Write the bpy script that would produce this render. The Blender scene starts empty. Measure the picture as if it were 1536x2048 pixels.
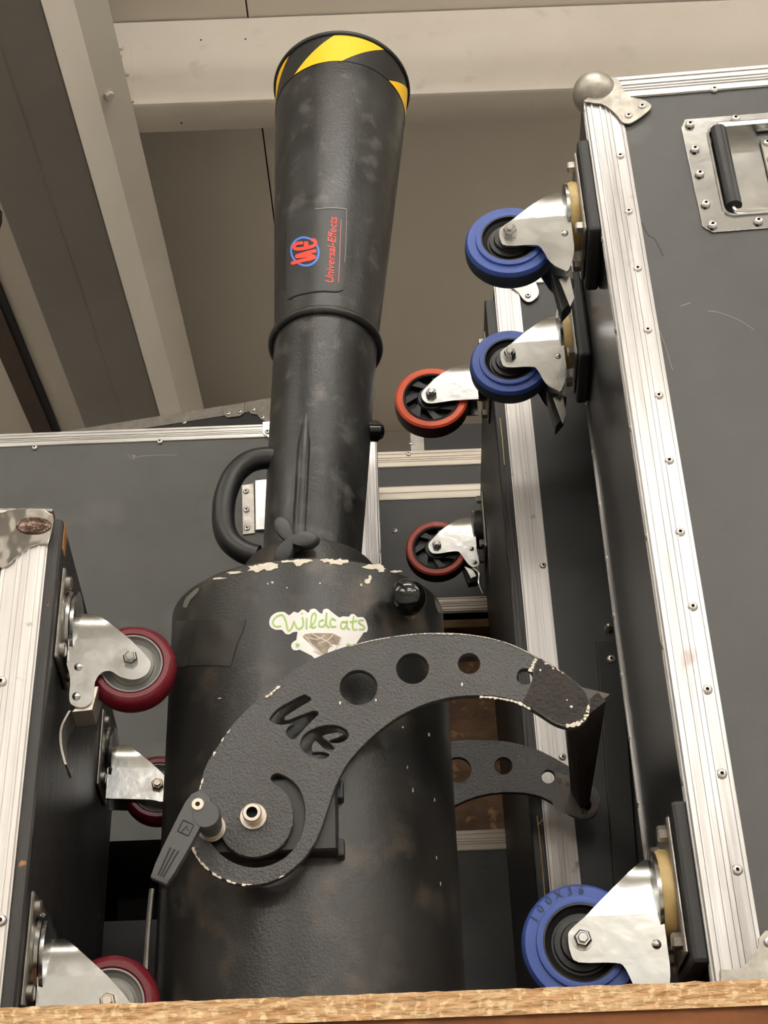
import bpy, bmesh, math, random
from math import sin, cos, pi, radians, tan, atan2, hypot, sqrt
from mathutils import Vector, Matrix, Euler, noise as mnoise

random.seed(7)
scene = bpy.context.scene
COL = scene.collection
V = Vector

# ------------------------------------------------------------------ camera
CZ = 1.55                                   # camera height above the floor (m)
TH = radians(30.0)                          # upward pitch
VPX, VPY = -176.0, -4719.0                  # vertical vanishing point, from the image centre
FPX = hypot(VPX, VPY) * tan(TH)             # focal length in pixels of the 1536x2048 frame
ROLL = atan2(-VPX, -VPY)
_F = V((0, cos(TH), sin(TH))); _U0 = V((0, -sin(TH), cos(TH))); _R0 = V((1, 0, 0))
CU = cos(ROLL) * _U0 + sin(ROLL) * _R0
CR = cos(ROLL) * _R0 - sin(ROLL) * _U0
cam_d = bpy.data.cameras.new('camera')
cam = bpy.data.objects.new('camera', cam_d); COL.objects.link(cam)
cam_d.sensor_fit = 'VERTICAL'; cam_d.sensor_height = 24.0; cam_d.lens = 24.0 * FPX / 2048.0
cam_d.clip_start = 0.05; cam_d.clip_end = 60
mw = Matrix((( CR.x, CU.x, -_F.x, 0), (CR.y, CU.y, -_F.y, 0), (CR.z, CU.z, -_F.z, CZ), (0, 0, 0, 1)))
cam.matrix_world = mw
scene.camera = cam

# ------------------------------------------------------------------ world, lamps, exposure
w = bpy.data.worlds.new('world'); scene.world = w; w.use_nodes = True
w.node_tree.nodes['Background'].inputs[0].default_value = (1, .93, .83, 1)
w.node_tree.nodes['Background'].inputs[1].default_value = 0.05
scene.view_settings.view_transform = 'Standard'
scene.view_settings.look = 'None'
scene.view_settings.gamma = 1.0
scene.view_settings.use_curve_mapping = False
scene.view_settings.exposure = -0.15
LAMPS = [  # x, y, z (relative to camera), length, strength: bare tubes under the ceiling of the aisle
    (-2.3, .12, 2.42, 1.5, 46), (.05, .12, 2.42, 1.5, 46), (2.4, .12, 2.42, 1.5, 46),
    (-2.3, -2.3, 2.42, 1.5, 76), (.9, -2.3, 2.42, 1.5, 76), (3.4, -2.3, 2.42, 1.5, 76),
    (-2.3, -4.7, 2.42, 1.5, 130), (.9, -4.7, 2.42, 1.5, 130), (3.4, -4.7, 2.42, 1.5, 130),
]
LAMP_COLOR = (1, .98, .945)

# ------------------------------------------------------------------ pixel -> place helpers (relative to camera)
def ray(p):
    return _F + CR * ((p[0] - 768) / FPX) - CU * ((p[1] - 1024) / FPX)
def onY(p, Y):
    d = ray(p); return d * (Y / d.y)
def onX(p, X):
    d = ray(p); return d * (X / d.x)
def onZ(p, Z):
    d = ray(p); return d * (Z / d.z)
def on_plane(p, q, n):
    d = ray(p); return d * (V(q).dot(n) / d.dot(n))

# ------------------------------------------------------------------ materials
MATS = {}
def lin(c):
    return tuple(((v / 255) / 12.92 if v / 255 <= .04045 else ((v / 255 + .055) / 1.055) ** 2.4) for v in c) + (1,)
def mat(name, col, rough=.5, metal=0., col2=None, nscale=8., stretch=(1, 1, 1), lo=.35, hi=.65, bump=None,
        col3=None, n3=(40., .62, .7), rvar=0., emit=None, spec=.5, coat=0.):
    m = bpy.data.materials.new(name); m.use_nodes = True
    nt = m.node_tree; N = nt.nodes; L = nt.links; b = N['Principled BSDF']
    b.inputs['Base Color'].default_value = lin(col); b.inputs['Roughness'].default_value = rough
    b.inputs['Metallic'].default_value = metal
    b.inputs['Specular IOR Level'].default_value = spec
    b.inputs['Coat Weight'].default_value = coat; b.inputs['Coat Roughness'].default_value = .15
    tc = N.new('ShaderNodeTexCoord'); mp = N.new('ShaderNodeMapping'); mp.inputs['Scale'].default_value = stretch
    L.new(tc.outputs['Object'], mp.inputs['Vector'])
    out = None
    if col2:
        n = N.new('ShaderNodeTexNoise'); n.inputs['Scale'].default_value = nscale; n.inputs['Detail'].default_value = 6
        n.inputs['Roughness'].default_value = .62
        L.new(mp.outputs[0], n.inputs['Vector'])
        r = N.new('ShaderNodeValToRGB'); r.color_ramp.elements[0].position = lo; r.color_ramp.elements[1].position = hi
        r.color_ramp.elements[0].color = lin(col); r.color_ramp.elements[1].color = lin(col2)
        L.new(n.outputs['Fac'], r.inputs[0]); out = r.outputs[0]
        if rvar:
            mr = N.new('ShaderNodeMapRange'); mr.inputs[1].default_value = .3; mr.inputs[2].default_value = .7
            mr.inputs[3].default_value = max(0, rough - rvar); mr.inputs[4].default_value = min(1, rough + rvar)
            L.new(n.outputs['Fac'], mr.inputs[0]); L.new(mr.outputs[0], b.inputs['Roughness'])
    if col3:
        n2 = N.new('ShaderNodeTexNoise'); n2.inputs['Scale'].default_value = n3[0]; n2.inputs['Detail'].default_value = 3
        L.new(tc.outputs['Object'], n2.inputs['Vector'])
        r2 = N.new('ShaderNodeValToRGB'); r2.color_ramp.elements[0].position = n3[1]; r2.color_ramp.elements[1].position = n3[2]
        r2.color_ramp.elements[0].color = (0, 0, 0, 1); r2.color_ramp.elements[1].color = (1, 1, 1, 1)
        L.new(n2.outputs['Fac'], r2.inputs[0])
        mx = N.new('ShaderNodeMix'); mx.data_type = 'RGBA'
        L.new(r2.outputs[0], mx.inputs[0])
        if out: L.new(out, mx.inputs[6])
        else: mx.inputs[6].default_value = lin(col)
        mx.inputs[7].default_value = lin(col3); out = mx.outputs[2]
    if out: L.new(out, b.inputs['Base Color'])
    if bump:
        nb = N.new('ShaderNodeTexNoise'); nb.inputs['Scale'].default_value = bump[0]; nb.inputs['Detail'].default_value = bump[3] if len(bump) > 3 else 2
        if len(bump) > 2 and bump[2]: L.new(mp.outputs[0], nb.inputs['Vector'])
        else: L.new(tc.outputs['Object'], nb.inputs['Vector'])
        bp = N.new('ShaderNodeBump'); bp.inputs['Strength'].default_value = bump[1]; bp.inputs['Distance'].default_value = .004
        L.new(nb.outputs['Fac'], bp.inputs['Height']); L.new(bp.outputs[0], b.inputs['Normal'])
    MATS[name] = m
    return m
mat('alu_x', (206, 203, 198), .38, .85, (170, 166, 160), 60, (.06, 1, 1), bump=(180, .12, True))
mat('alu_y', (214, 210, 203), .36, .85, (186, 181, 174), 60, (1, .06, 1), bump=(180, .12, True))
mat('alu_z', (208, 206, 203), .38, .85, (150, 147, 144), 60, (1, 1, .05), col3=(150, 142, 136), n3=(26., .64, .74), bump=(180, .12, True))
mat('alu_white', (228, 224, 220), .5, .55, (200, 195, 190), 60, (1, 1, .05), col3=(150, 144, 140), n3=(46., .66, .76), bump=(180, .12, True))
mat('alu_dull', (140, 134, 124), .6, .5, (118, 112, 102), 40)
mat('dent_brown', (120, 100, 88), .25, .9, (70, 56, 48), 90, bump=(160, .4))
mat('alu_warm', (200, 191, 177), .5, .4, (176, 166, 150), 60, (.06, 1, 1), bump=(180, .12, True))
mat('zinc', (201, 204, 205), .2, 1., (180, 178, 172), 30, bump=(70, .06), rvar=.07)
mat('zinc_dull', (176, 172, 165), .38, .9, (140, 134, 126), 40, rvar=.1)
mat('chrome', (225, 224, 222), .1, 1., bump=(28, .35))
mat('corner_steel', (186, 182, 172), .45, .7, (150, 145, 134), 45, bump=(60, .25), rvar=.1)
mat('rivet', (226, 220, 214), .3, .8)
mat('hole_dark', (22, 18, 18), .7)
mat('laminate', (66, 66, 65), .5, 0, (74, 74, 72), 5, col3=(90, 90, 88), n3=(9., .66, .85), bump=(420, .06))
mat('laminate_gloss', (20, 20, 19), .28, 0, (28, 27, 25), 6, (1, 1, .25), bump=(300, .04))
mat('laminate_mid', (40, 40, 40), .5, 0, (47, 47, 46), 5, bump=(420, .06))
mat('laminate_dark', (22, 22, 21), .5, 0, (29, 28, 27), 6, bump=(420, .06))
mat('laminate_grey', (70, 70, 68), .55, 0, (56, 56, 55), 9, col3=(44, 44, 43), n3=(30., .6, .72))
mat('ply_black', (17, 15, 14), .48, 0, (31, 27, 23), 14, (6, 6, .35), col3=(52, 44, 36), n3=(55., .68, .8), bump=(60, .3, True))
mat('ply_worn', (36, 34, 33), .5, 0, (52, 49, 47), 12, (3, 3, .35), col3=(168, 112, 58), n3=(48., .71, .74), bump=(50, .3, True))
mat('bare_wood', (196, 146, 92), .7, 0, (150, 100, 54), 60)
mat('pad_black', (38, 38, 39), .55, 0, bump=(500, .08))
mat('rubber_blue', (54, 82, 158), .5, 0, (48, 72, 140), 12, col3=(40, 52, 92), n3=(30., .62, .78))
mat('rubber_blue_dark', (30, 44, 80), .6)
mat('tread_dark', (32, 40, 52), .6)
mat('hub_black', (24, 23, 23), .45)
mat('hub_grey', (138, 136, 131), .5)
mat('pu_orange', (230, 92, 50), .4, 0, (214, 80, 44), 18)
mat('pu_rust', (170, 66, 46), .4, 0, (150, 56, 40), 18, col3=(196, 118, 98), n3=(30., .6, .75))
mat('pu_tread', (52, 22, 18), .55)
mat('pu_maroon', (112, 22, 36), .3, 0, (92, 16, 28), 14)
mat('nylon', (206, 184, 128), .45, 0, (168, 134, 78), 20)
mat('brake_black', (18, 18, 18), .5)
mat('cannon_paint', (29, 29, 29), .36, 0, (50, 48, 45), 7, (1, 1, .6), col3=(92, 84, 74), n3=(20., .52, .78), bump=(420, .10, False, 3), rvar=.08)
mat('barrel_plastic', (28, 28, 28), .38, 0, (45, 44, 43), 12, col3=(88, 86, 82), n3=(34., .56, .8), bump=(260, .1), rvar=.12)
mat('hammered', (72, 72, 72), .45, 0, (64, 63, 62), 9, bump=(480, .35, False, 1))
mat('yoke_tape', (34, 29, 26), .7, 0, (46, 38, 33), 60, col3=(92, 84, 76), n3=(90., .7, .74), bump=(240, .6))
mat('yoke_bare', (92, 84, 74), .5, .3, (66, 60, 54), 40, col3=(40, 36, 33), n3=(120., .62, .68))
mat('cream_chip', (236, 229, 214), .6, 0, (216, 204, 182), 120)
mat('grey_chip', (120, 118, 112), .5)
mat('black_plastic', (24, 24, 25), .4)
mat('black_gloss', (14, 14, 14), .12, coat=.3)
mat('lever_plastic', (74, 74, 75), .5, bump=(600, .06))
mat('bolt_steel', (206, 196, 182), .3, .75)
mat('tape_gloss', (46, 45, 42), .26, 0, (62, 60, 55), 14, bump=(40, .15))
mat('hazard_yellow', (248, 196, 18), .45)
mat('hazard_black', (22, 22, 22), .4)
mat('sticker_black', (34, 35, 36), .42, 0, (46, 47, 48), 30)
mat('print_red', (236, 70, 56), .45)
mat('print_blue', (78, 128, 220), .45)
mat('print_pink', (196, 110, 104), .5)
mat('sticker_white', (246, 242, 236), .4, 0, (236, 232, 228), 60)
mat('print_green', (160, 196, 108), .5)
mat('print_tan', (168, 152, 128), .45, 0, (120, 104, 86), 160)
mat('print_pale', (212, 198, 184), .45)
mat('osb', (220, 184, 140), .8, 0, (188, 142, 96), 90, (.5, 1, 2.2), lo=.36, hi=.64, col3=(236, 206, 160), n3=(170., .52, .62), bump=(160, .9, True, 3))
mat('osb_under', (138, 84, 44), .75, 0, (108, 62, 32), 30, (.5, 1, 1), bump=(60, .4))
mat('osb_dark', (134, 100, 70), .75, 0, (88, 64, 46), 26, (.5, 1, 1), col3=(168, 128, 90), n3=(50., .58, .68), bump=(60, .4))
mat('maroon_shade', (58, 20, 18), .6, 0, (44, 14, 14), 10)  # dark red tone for the shade below the crate lid
mat('cream_paint', (208, 199, 185), .6, 0, (200, 190, 175), 3, col3=(186, 176, 160), n3=(14., .62, .8), bump=(30, .05))
mat('ceiling_paint', (226, 217, 203), .7, 0, (220, 210, 196), 1.2)
mat('channel_cream', (230, 222, 209), .6, 0, (224, 215, 201), 3, bump=(30, .05))
mat('beam_grey', (156, 150, 143), .65, 0, (148, 142, 135), 3, bump=(20, .06))
mat('wall_paint', (206, 202, 194), .8, 0, (200, 195, 186), 1.5)
mat('concrete', (200, 198, 194), .6, 0, (188, 186, 182), 3)
mat('rail_brown', (84, 66, 54), .6, 0, (70, 54, 46), 12)
mat('rail_black', (12, 12, 12), .6)
mat('steel_frame', (60, 80, 120), .5, .2)

# ------------------------------------------------------------------ object helpers
ROOT = {}                # name -> 4x4 (relative-to-camera frame) of roots and parts
GROUPED = []
def empty(name, loc, rz=0.):
    o = bpy.data.objects.new(name, None); COL.objects.link(o)
    o.empty_display_size = .05
    o.location = loc; o.rotation_euler = (0, 0, rz)
    ROOT[o.name] = Matrix.Translation(V(loc)) @ Matrix.Rotation(rz, 4, 'Z')
    return o
def tag(o, label, cat, group=None):
    o['label'] = label; o['category'] = cat
    if group: o['group'] = group
    return o
def structure(o): o['kind'] = 'structure'; return o
def to_local(root, p): return ROOT[root.name].inverted() @ V(p)
def finish(name, bm, m, parent=None, world=False, smooth=False, loc=None, sharp=35):
    """bmesh -> ONE object; world=True: coordinates are in the camera-relative world frame"""
    bmesh.ops.remove_doubles(bm, verts=bm.verts, dist=1e-6)
    bmesh.ops.recalc_face_normals(bm, faces=bm.faces)
    if world and parent is not None:
        bm.transform(ROOT[parent.name].inverted())
    me = bpy.data.meshes.new(name); bm.to_mesh(me); bm.free()
    ms = m if isinstance(m, (list, tuple)) else [m]
    for k in ms: me.materials.append(MATS[k])
    if smooth:
        me.polygons.foreach_set('use_smooth', [True] * len(me.polygons))
        me.set_sharp_from_angle(angle=radians(sharp))
    return link(name, me, parent, loc)
def link(name, me, parent=None, loc=None, rot=None):
    o = bpy.data.objects.new(name, me); COL.objects.link(o)
    if loc is not None: o.location = loc
    if rot is not None: o.rotation_euler = rot
    base = Matrix.Identity(4)
    if parent is not None:
        o.parent = parent; base = ROOT[parent.name]
    ROOT[o.name] = base @ Matrix.Translation(o.location) @ o.rotation_euler.to_matrix().to_4x4()
    return o
def nb(): return bmesh.new()
def box(bm, lo, hi, bev=0., seg=2):
    lo = V(lo); hi = V(hi)
    for i in range(3):
        if lo[i] > hi[i]: lo[i], hi[i] = hi[i], lo[i]
    r = bmesh.ops.create_cube(bm, size=1)
    c = (lo + hi) / 2; s = hi - lo
    for v in r['verts']: v.co = V((v.co.x * s.x, v.co.y * s.y, v.co.z * s.z)) + c
    if bev:
        es = list({e for v in r['verts'] for e in v.link_edges})
        bmesh.ops.bevel(bm, geom=es, offset=bev, segments=seg, profile=.5, affect='EDGES')
def basis(d):
    d = V(d).normalized(); a = d.orthogonal().normalized(); return a, d.cross(a), d
def lathe(bm, prof, c=(0, 0, 0), axis=(0, 0, 1), seg=32, closed=False, mats=None, ref=None):
    """prof: (radius, height along axis)"""
    a, b, d = basis(axis); c = V(c)
    if ref is not None:
        a = (V(ref) - d * V(ref).dot(d)).normalized(); b = d.cross(a)
    rings = []
    for r, h in prof:
        if r < 1e-7: rings.append([bm.verts.new(c + d * h)])
        else: rings.append([bm.verts.new(c + d * h + (a * cos(2 * pi * i / seg) + b * sin(2 * pi * i / seg)) * r) for i in range(seg)])
    n = len(rings); pairs = [(i, i + 1) for i in range(n - 1)] + ([(n - 1, 0)] if closed else [])
    for i, j in pairs:
        A, B = rings[i], rings[j]
        for k in range(seg):
            k2 = (k + 1) % seg
            try:
                if len(A) == 1 and len(B) == 1: continue
                if len(A) == 1: f = bm.faces.new((A[0], B[k], B[k2]))
                elif len(B) == 1: f = bm.faces.new((A[k], A[k2], B[0]))
                else: f = bm.faces.new((A[k], A[k2], B[k2], B[k]))
                if mats: f.material_index = mats[i]
            except ValueError: pass
def cyl(bm, p0, p1, r0, r1=None, seg=24):
    p0 = V(p0); p1 = V(p1); h = (p1 - p0).length; r1 = r0 if r1 is None else r1
    lathe(bm, [(0, 0), (r0, 0), (r1, h), (0, h)], p0, p1 - p0, seg)
def catmull(pts, n=6, closed=False):
    pts = [V(p) for p in pts]; out = []; m = len(pts)
    rng = range(m) if closed else range(m - 1)
    for i in rng:
        if closed: p0, p1, p2, p3 = pts[(i - 1) % m], pts[i], pts[(i + 1) % m], pts[(i + 2) % m]
        else: p0, p1, p2, p3 = pts[max(i - 1, 0)], pts[i], pts[i + 1], pts[min(i + 2, m - 1)]
        for k in range(n):
            t = k / n
            out.append(.5 * ((2 * p1) + (p2 - p0) * t + (2 * p0 - 5 * p1 + 4 * p2 - p3) * t * t + (3 * p1 - p0 - 3 * p2 + p3) * t ** 3))
    if not closed: out.append(pts[-1])
    return out
def tube(bm, pts, r, seg=12, cap=True, scale=None):
    pts = [V(p) for p in pts]; rings = []; prev = None
    for i, p in enumerate(pts):
        d = (pts[min(i + 1, len(pts) - 1)] - pts[max(i - 1, 0)]).normalized()
        if prev is None: a = d.orthogonal().normalized()
        else: a = (prev - d * prev.dot(d)).normalized()
        prev = a; b = d.cross(a); rr = r if scale is None else r * scale[i]
        rings.append([bm.verts.new(p + (a * cos(2 * pi * k / seg) + b * sin(2 * pi * k / seg)) * rr) for k in range(seg)])
    for A, B in zip(rings, rings[1:]):
        for k in range(seg): bm.faces.new((A[k], A[(k + 1) % seg], B[(k + 1) % seg], B[k]))
    if cap: bm.faces.new(rings[0][::-1]); bm.faces.new(rings[-1])
def prism(bm, poly, off, bev=0.):
    """poly: list of 3-D points (planar), extruded by vector off"""
    a = [bm.verts.new(V(p)) for p in poly]; b = [bm.verts.new(V(p) + V(off)) for p in poly]; n = len(a)
    f0 = bm.faces.new(a); f1 = bm.faces.new(b[::-1])
    for i in range(n): bm.faces.new((a[i], b[i], b[(i + 1) % n], a[(i + 1) % n]))
    if bev:
        es = list(set(f0.edges) | set(f1.edges))
        bmesh.ops.bevel(bm, geom=es, offset=bev, segments=2, profile=.5, affect='EDGES')
def filled(loops, thick, bev=0.):
    """2-D loops (outer + holes) -> bmesh of a slab in x,y with depth z in [-thick, 0]"""
    cu = bpy.data.curves.new('tmp', 'CURVE'); cu.dimensions = '2D'; cu.fill_mode = 'BOTH'
    cu.extrude = max(thick / 2 - bev, 1e-5); cu.bevel_depth = bev; cu.bevel_resolution = 1; cu.offset = -bev
    for lp in loops:
        s = cu.splines.new('POLY'); s.points.add(len(lp) - 1); s.use_cyclic_u = True
        for q, p in zip(s.points, lp): q.co = (p[0], p[1], 0, 1)
    o = bpy.data.objects.new('tmp', cu); COL.objects.link(o)
    dg = bpy.context.evaluated_depsgraph_get(); me = bpy.data.meshes.new_from_object(o.evaluated_get(dg))
    bm = bmesh.new(); bm.from_mesh(me)
    bpy.data.objects.remove(o); bpy.data.curves.remove(cu); bpy.data.meshes.remove(me)
    for v in bm.verts: v.co.z -= thick / 2
    return bm
def text_bm(s, shear=0., offset=0.):
    cu = bpy.data.curves.new('tmp', 'FONT'); cu.body = s; cu.size = 1; cu.shear = shear; cu.offset = offset; cu.resolution_u = 4
    cu.fill_mode = 'FRONT'
    o = bpy.data.objects.new('tmp', cu); COL.objects.link(o)
    dg = bpy.context.evaluated_depsgraph_get(); me = bpy.data.meshes.new_from_object(o.evaluated_get(dg))
    bm = bmesh.new(); bm.from_mesh(me)
    bpy.data.objects.remove(o); bpy.data.curves.remove(cu); bpy.data.meshes.remove(me)
    return bm
def stroke2d(bm, pts, wd, closed=False, n=5, taper=None):
    """flat ribbon with round ends in the x,y plane"""
    P = catmull([(p[0], p[1], 0) for p in pts], n, closed); m = len(P); Lp, Rp = [], []
    for i, p in enumerate(P):
        if closed: d = P[(i + 1) % m] - P[i - 1]
        else: d = P[min(i + 1, m - 1)] - P[max(i - 1, 0)]
        if d.length < 1e-9: d = V((1, 0, 0))
        d.normalize(); nrm = V((-d.y, d.x, 0)); w_ = wd * (taper[min(int(i / n), len(taper) - 1)] if taper else 1)
        Lp.append(bm.verts.new(p + nrm * w_ / 2)); Rp.append(bm.verts.new(p - nrm * w_ / 2))
    k = m if closed else m - 1
    for i in range(k):
        j = (i + 1) % m
        bm.faces.new((Lp[i], Lp[j], Rp[j], Rp[i]))
    if not closed:
        for p in (P[0], P[-1]):
            vs = [bm.verts.new(p + V((cos(a), sin(a), 0)) * wd / 2) for a in [2 * pi * q / 12 for q in range(12)]]
            bm.faces.new(vs)
def poly2d(bm, pts, maxlen=9.):
    b2 = bmesh.new(); b2.faces.new([b2.verts.new((p[0], p[1], 0)) for p in pts])
    bmesh.ops.triangulate(b2, faces=b2.faces)
    for _ in range(5):
        es = [e for e in b2.edges if e.calc_length() > maxlen]
        if not es: break
        bmesh.ops.subdivide_edges(b2, edges=es, cuts=1, use_grid_fill=True)
        bmesh.ops.triangulate(b2, faces=b2.faces)
    me = bpy.data.meshes.new('tmp'); b2.to_mesh(me); b2.free(); bm.from_mesh(me); bpy.data.meshes.remove(me)
def blob(cx, cy, rx, ry, n=14, jit=.35, rot=0., rnd=random):
    out = []
    for i in range(n):
        a = 2 * pi * i / n; k = 1 + rnd.uniform(-jit, jit); x = rx * k * cos(a); y = ry * k * sin(a)
        out.append((cx + x * cos(rot) - y * sin(rot), cy + x * sin(rot) + y * cos(rot)))
    return out

# shared rivet mesh: domed head with a dark centre hole, axis +Z
def rivet_mesh(r=.0046):
    bm = nb()
    lathe(bm, [(r, 0), (r * .96, r * .22), (r * .62, r * .5), (r * .34, r * .55), (r * .30, r * .15), (0, r * .15)], seg=12, mats=[0, 0, 0, 1, 1])
    bmesh.ops.recalc_face_normals(bm, faces=bm.faces)
    me = bpy.data.meshes.new('rivet'); bm.to_mesh(me); bm.free()
    me.materials.append(MATS['rivet']); me.materials.append(MATS['hole_dark'])
    me.polygons.foreach_set('use_smooth', [True] * len(me.polygons)); me.set_sharp_from_angle(angle=radians(40))
    return me
RIV = rivet_mesh(); RIVB = rivet_mesh(.0052)
def rivet(root, pos, n=(0, -1, 0), me=None):
    q = V(n).to_track_quat('Z', 'Y').to_euler()
    return link('rivet', me or RIV, root, V(pos), q)
def rivet_px(root, p, Yplane_pt, n, me=None, lift=0.):
    q = on_plane(p, Yplane_pt, V(n)); q = q + V(n).normalized() * lift
    R = ROOT[root.name].to_3x3().inverted()
    return rivet(root, to_local(root, q), R @ V(n), me)

# ------------------------------------------------------------------ the setting
SHELF = .140                                # shelf deck relative to the camera
LIP = .192                                  # top of the raised OSB lip along its front
CEIL = 2.634; BACK = 4.0
def room():
    bm = nb(); box(bm, (-5, -6, -CZ - .2), (5, BACK + .2, -CZ)); structure(finish('floor', bm, 'concrete'))
    bm = nb(); box(bm, (-5, -6, CEIL + .03), (5, BACK + .2, CEIL + .25)); c = structure(finish('ceiling', bm, 'rail_black'))
    xs = [-4.99, -3.88, -2.68, -1.48, -.278, .922, 2.122, 3.322, 4.99]     # long ceiling boards with an open joint
    for a, b in zip(xs, xs[1:]):
        bm = nb(); box(bm, (a + .002, -5.99, CEIL), (b - .002, BACK, CEIL + .03), .001, 1); finish('panel', bm, 'ceiling_paint', c)
    bm = nb(); box(bm, (-5, BACK, -CZ), (5, BACK + .2, CEIL)); structure(finish('wall_back', bm, 'wall_paint'))
    bm = nb(); box(bm, (-5.2, -6, -CZ), (-5, BACK, CEIL)); structure(finish('wall_left', bm, 'wall_paint'))
    bm = nb(); box(bm, (5, -6, -CZ), (5.2, BACK, CEIL)); structure(finish('wall_right', bm, 'wall_paint'))
    bm = nb(); box(bm, (-5, -6.2, -CZ), (5, -6, CEIL)); structure(finish('wall_front', bm, 'wall_paint'))
    # grey beam running into the depth, left
    g = empty('roof_beam', (-.74, .5, 2.2))
    tag(g, 'wide grey painted roof beam running away at upper left', 'beam')
    bm = nb(); box(bm, (-.852, -5.9, 2.2), (-.628, BACK - .001, 2.235), .004, 2); finish('flange', bm, 'beam_grey', g, True)
    bm = nb(); box(bm, (-.75, -5.9, 2.235), (-.73, BACK - .001, CEIL - .001)); finish('web', bm, 'beam_grey', g, True)
    bm = nb(); tube(bm, [(-.735, y, 2.1995) for y in (-3, 0, 2, 3.95)], .0022, 6); finish('weld_seam', bm, 'beam_grey', g, True)
    # cream channel alongside: its sloping face carries the bolt
    s = empty('steel_channel', (-.58, .5, 2.2))
    tag(s, 'cream steel channel with one hex bolt beside the grey beam', 'channel')
    A = V((-.626, 0, 2.195)); B = V((-.594, 0, 2.315)); C_ = V((-.533, 0, 2.352))
    prof = [A, B, C_, C_ + V((-.002, 0, .006)), B + V((-.010, 0, .012)), A + V((.001, 0, .035))]
    bm = nb()
    prism(bm, [p + V((0, -5.9, 0)) for p in prof], (0, BACK + 5.9 - .001, 0), .0015); finish('face', bm, 'channel_cream', s, True, True)
    n = (B - A).cross(V((0, 1, 0))).normalized()
    if n.z > 0: n = -n
    bp = on_plane((217, 188), (B + C_) / 2, (C_ - B).cross(V((0, 1, 0))).normalized())
    n2 = (C_ - B).cross(V((0, 1, 0))).normalized(); n2 = -n2 if n2.z > 0 else n2
    bm = nb(); lathe(bm, [(0, -.002), (.0135, -.002), (.0135, .0012), (0, .0012)], bp, n2, 24)
    lathe(bm, [(0, 0), (.0105, 0), (.0105, .0085), (.0092, .0105), (0, .0105)], bp, n2, 6); finish('bolt', bm, 'cream_paint', s, True)
    # purlin across
    Zb = 2.36; Yw = 2.2; k = Zb / 2.145
    p = empty('purlin', (0, Yw, Zb)); tag(p, 'cream steel cross beam spanning behind the black barrel', 'beam')
    prof = [(Yw, CEIL - .004), (Yw, Zb + .012), (Yw + .004, Zb + .003), (Yw + .012, Zb), (Yw + .088, Zb), (Yw + .088, Zb + .02), (Yw + .08, Zb + .02), (Yw + .08, Zb + .008), (Yw + .01, Zb + .012), (Yw + .008, CEIL - .004)]
    bm = nb(); prism(bm, [V((-.60, y, z)) for y, z in prof], (5.5, 0, 0)); finish('web', bm, 'cream_paint', p, True, True)
    # end plate with bolts on the purlin, next to the channel
    bm = nb(); prism(bm, [onY(q, Yw - .0005) for q in ((228, 92), (262, 92), (268, 150), (268, 205), (258, 205))], (0, -.004, 0), .001); finish('end_plate', bm, 'cream_paint', p, True)
    for q, r in (((241, 98), .0085), ((240, 114), .007), ((256, 152), .004)):
        c = onY(q, Yw - .004); bm = nb(); lathe(bm, [(0, 0), (r, 0), (r * .9, .008), (0, .0095)], c, (0, -1, 0), 12); finish('bolt', bm, 'cream_paint', p, True, True)
    for q in ((402, 80), (491, 78), (363, 246)):
        c = onY(q, Yw - .0002) if q[1] < 200 else onZ(q, Zb - .0002)
        bm = nb(); lathe(bm, [(0, .0006), (.0022, .0006), (.0026, 0)], c, (0, -1, 0) if q[1] < 200 else (0, 0, -1), 8); finish('screw_hole', bm, 'hole_dark', p, True)
    # brown ceiling rail at the far left
    r = empty('ceiling_rail', (-1.13, 2, CEIL)); tag(r, 'thin brown and black rail on the ceiling at far left', 'rail')
    bm = nb(); box(bm, (-1.195, -5.9, CEIL - .02), (-1.128, BACK - .001, CEIL - .001), .002, 1); finish('rail_body', bm, 'rail_brown', r, True)
    bm = nb(); box(bm, (-1.128, -5.9, CEIL - .012), (-1.105, BACK - .001, CEIL - .001)); finish('slot', bm, 'rail_black', r, True)
    bm = nb(); tube(bm, [onZ(q, zq) for q, zq in (((-90, 300), CEIL - .001), ((-30, 380), 2.5), ((2, 425), 2.5), ((2, 445), 2.5), ((-6, 470), 2.5), ((-4, 478), 2.5))], .003, 8); tag(finish('hanging_hook', bm, 'rail_brown'), 'dark hook peeking in below the roof beam at left edge', 'hook')
room()

def lamps():
    for st in sorted({l[4] for l in LAMPS}):
        m = bpy.data.materials.new('tube_glow'); m.use_nodes = True; b = m.node_tree.nodes['Principled BSDF']
        b.inputs['Base Color'].default_value = (1, 1, 1, 1); b.inputs['Emission Color'].default_value = LAMP_COLOR + (1,)
        b.inputs['Emission Strength'].default_value = st; MATS['tube_glow%d' % st] = m
    for i, (x, y, z, ln, st) in enumerate(LAMPS):
        l = empty('tube_lamp', (x, y, z))
        tag(l, 'bare glowing tube lamp hung on wires %s' % ('close in front of the shelf' if y > 0 else 'over the middle of the aisle' if y > -3 else 'far behind the viewer'), 'lamp', 'tube lamps over the aisle')
        bm = nb(); cyl(bm, (-ln / 2, 0, 0), (ln / 2, 0, 0), .028, seg=20); finish('tube', bm, 'tube_glow%d' % st, l, smooth=True)
        for s in (-1, 1):
            bm = nb(); box(bm, (s * ln / 2, -.03, -.03), (s * (ln / 2 + .03), .03, .035), .004, 1); finish('end_cap', bm, 'cream_paint', l)
            bm = nb(); cyl(bm, (s * (ln / 2 + .015), 0, .034), (s * (ln / 2 + .015), 0, CEIL - z), .003, seg=6); finish('wire', bm, 'zinc_dull', l)
lamps()

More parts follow.
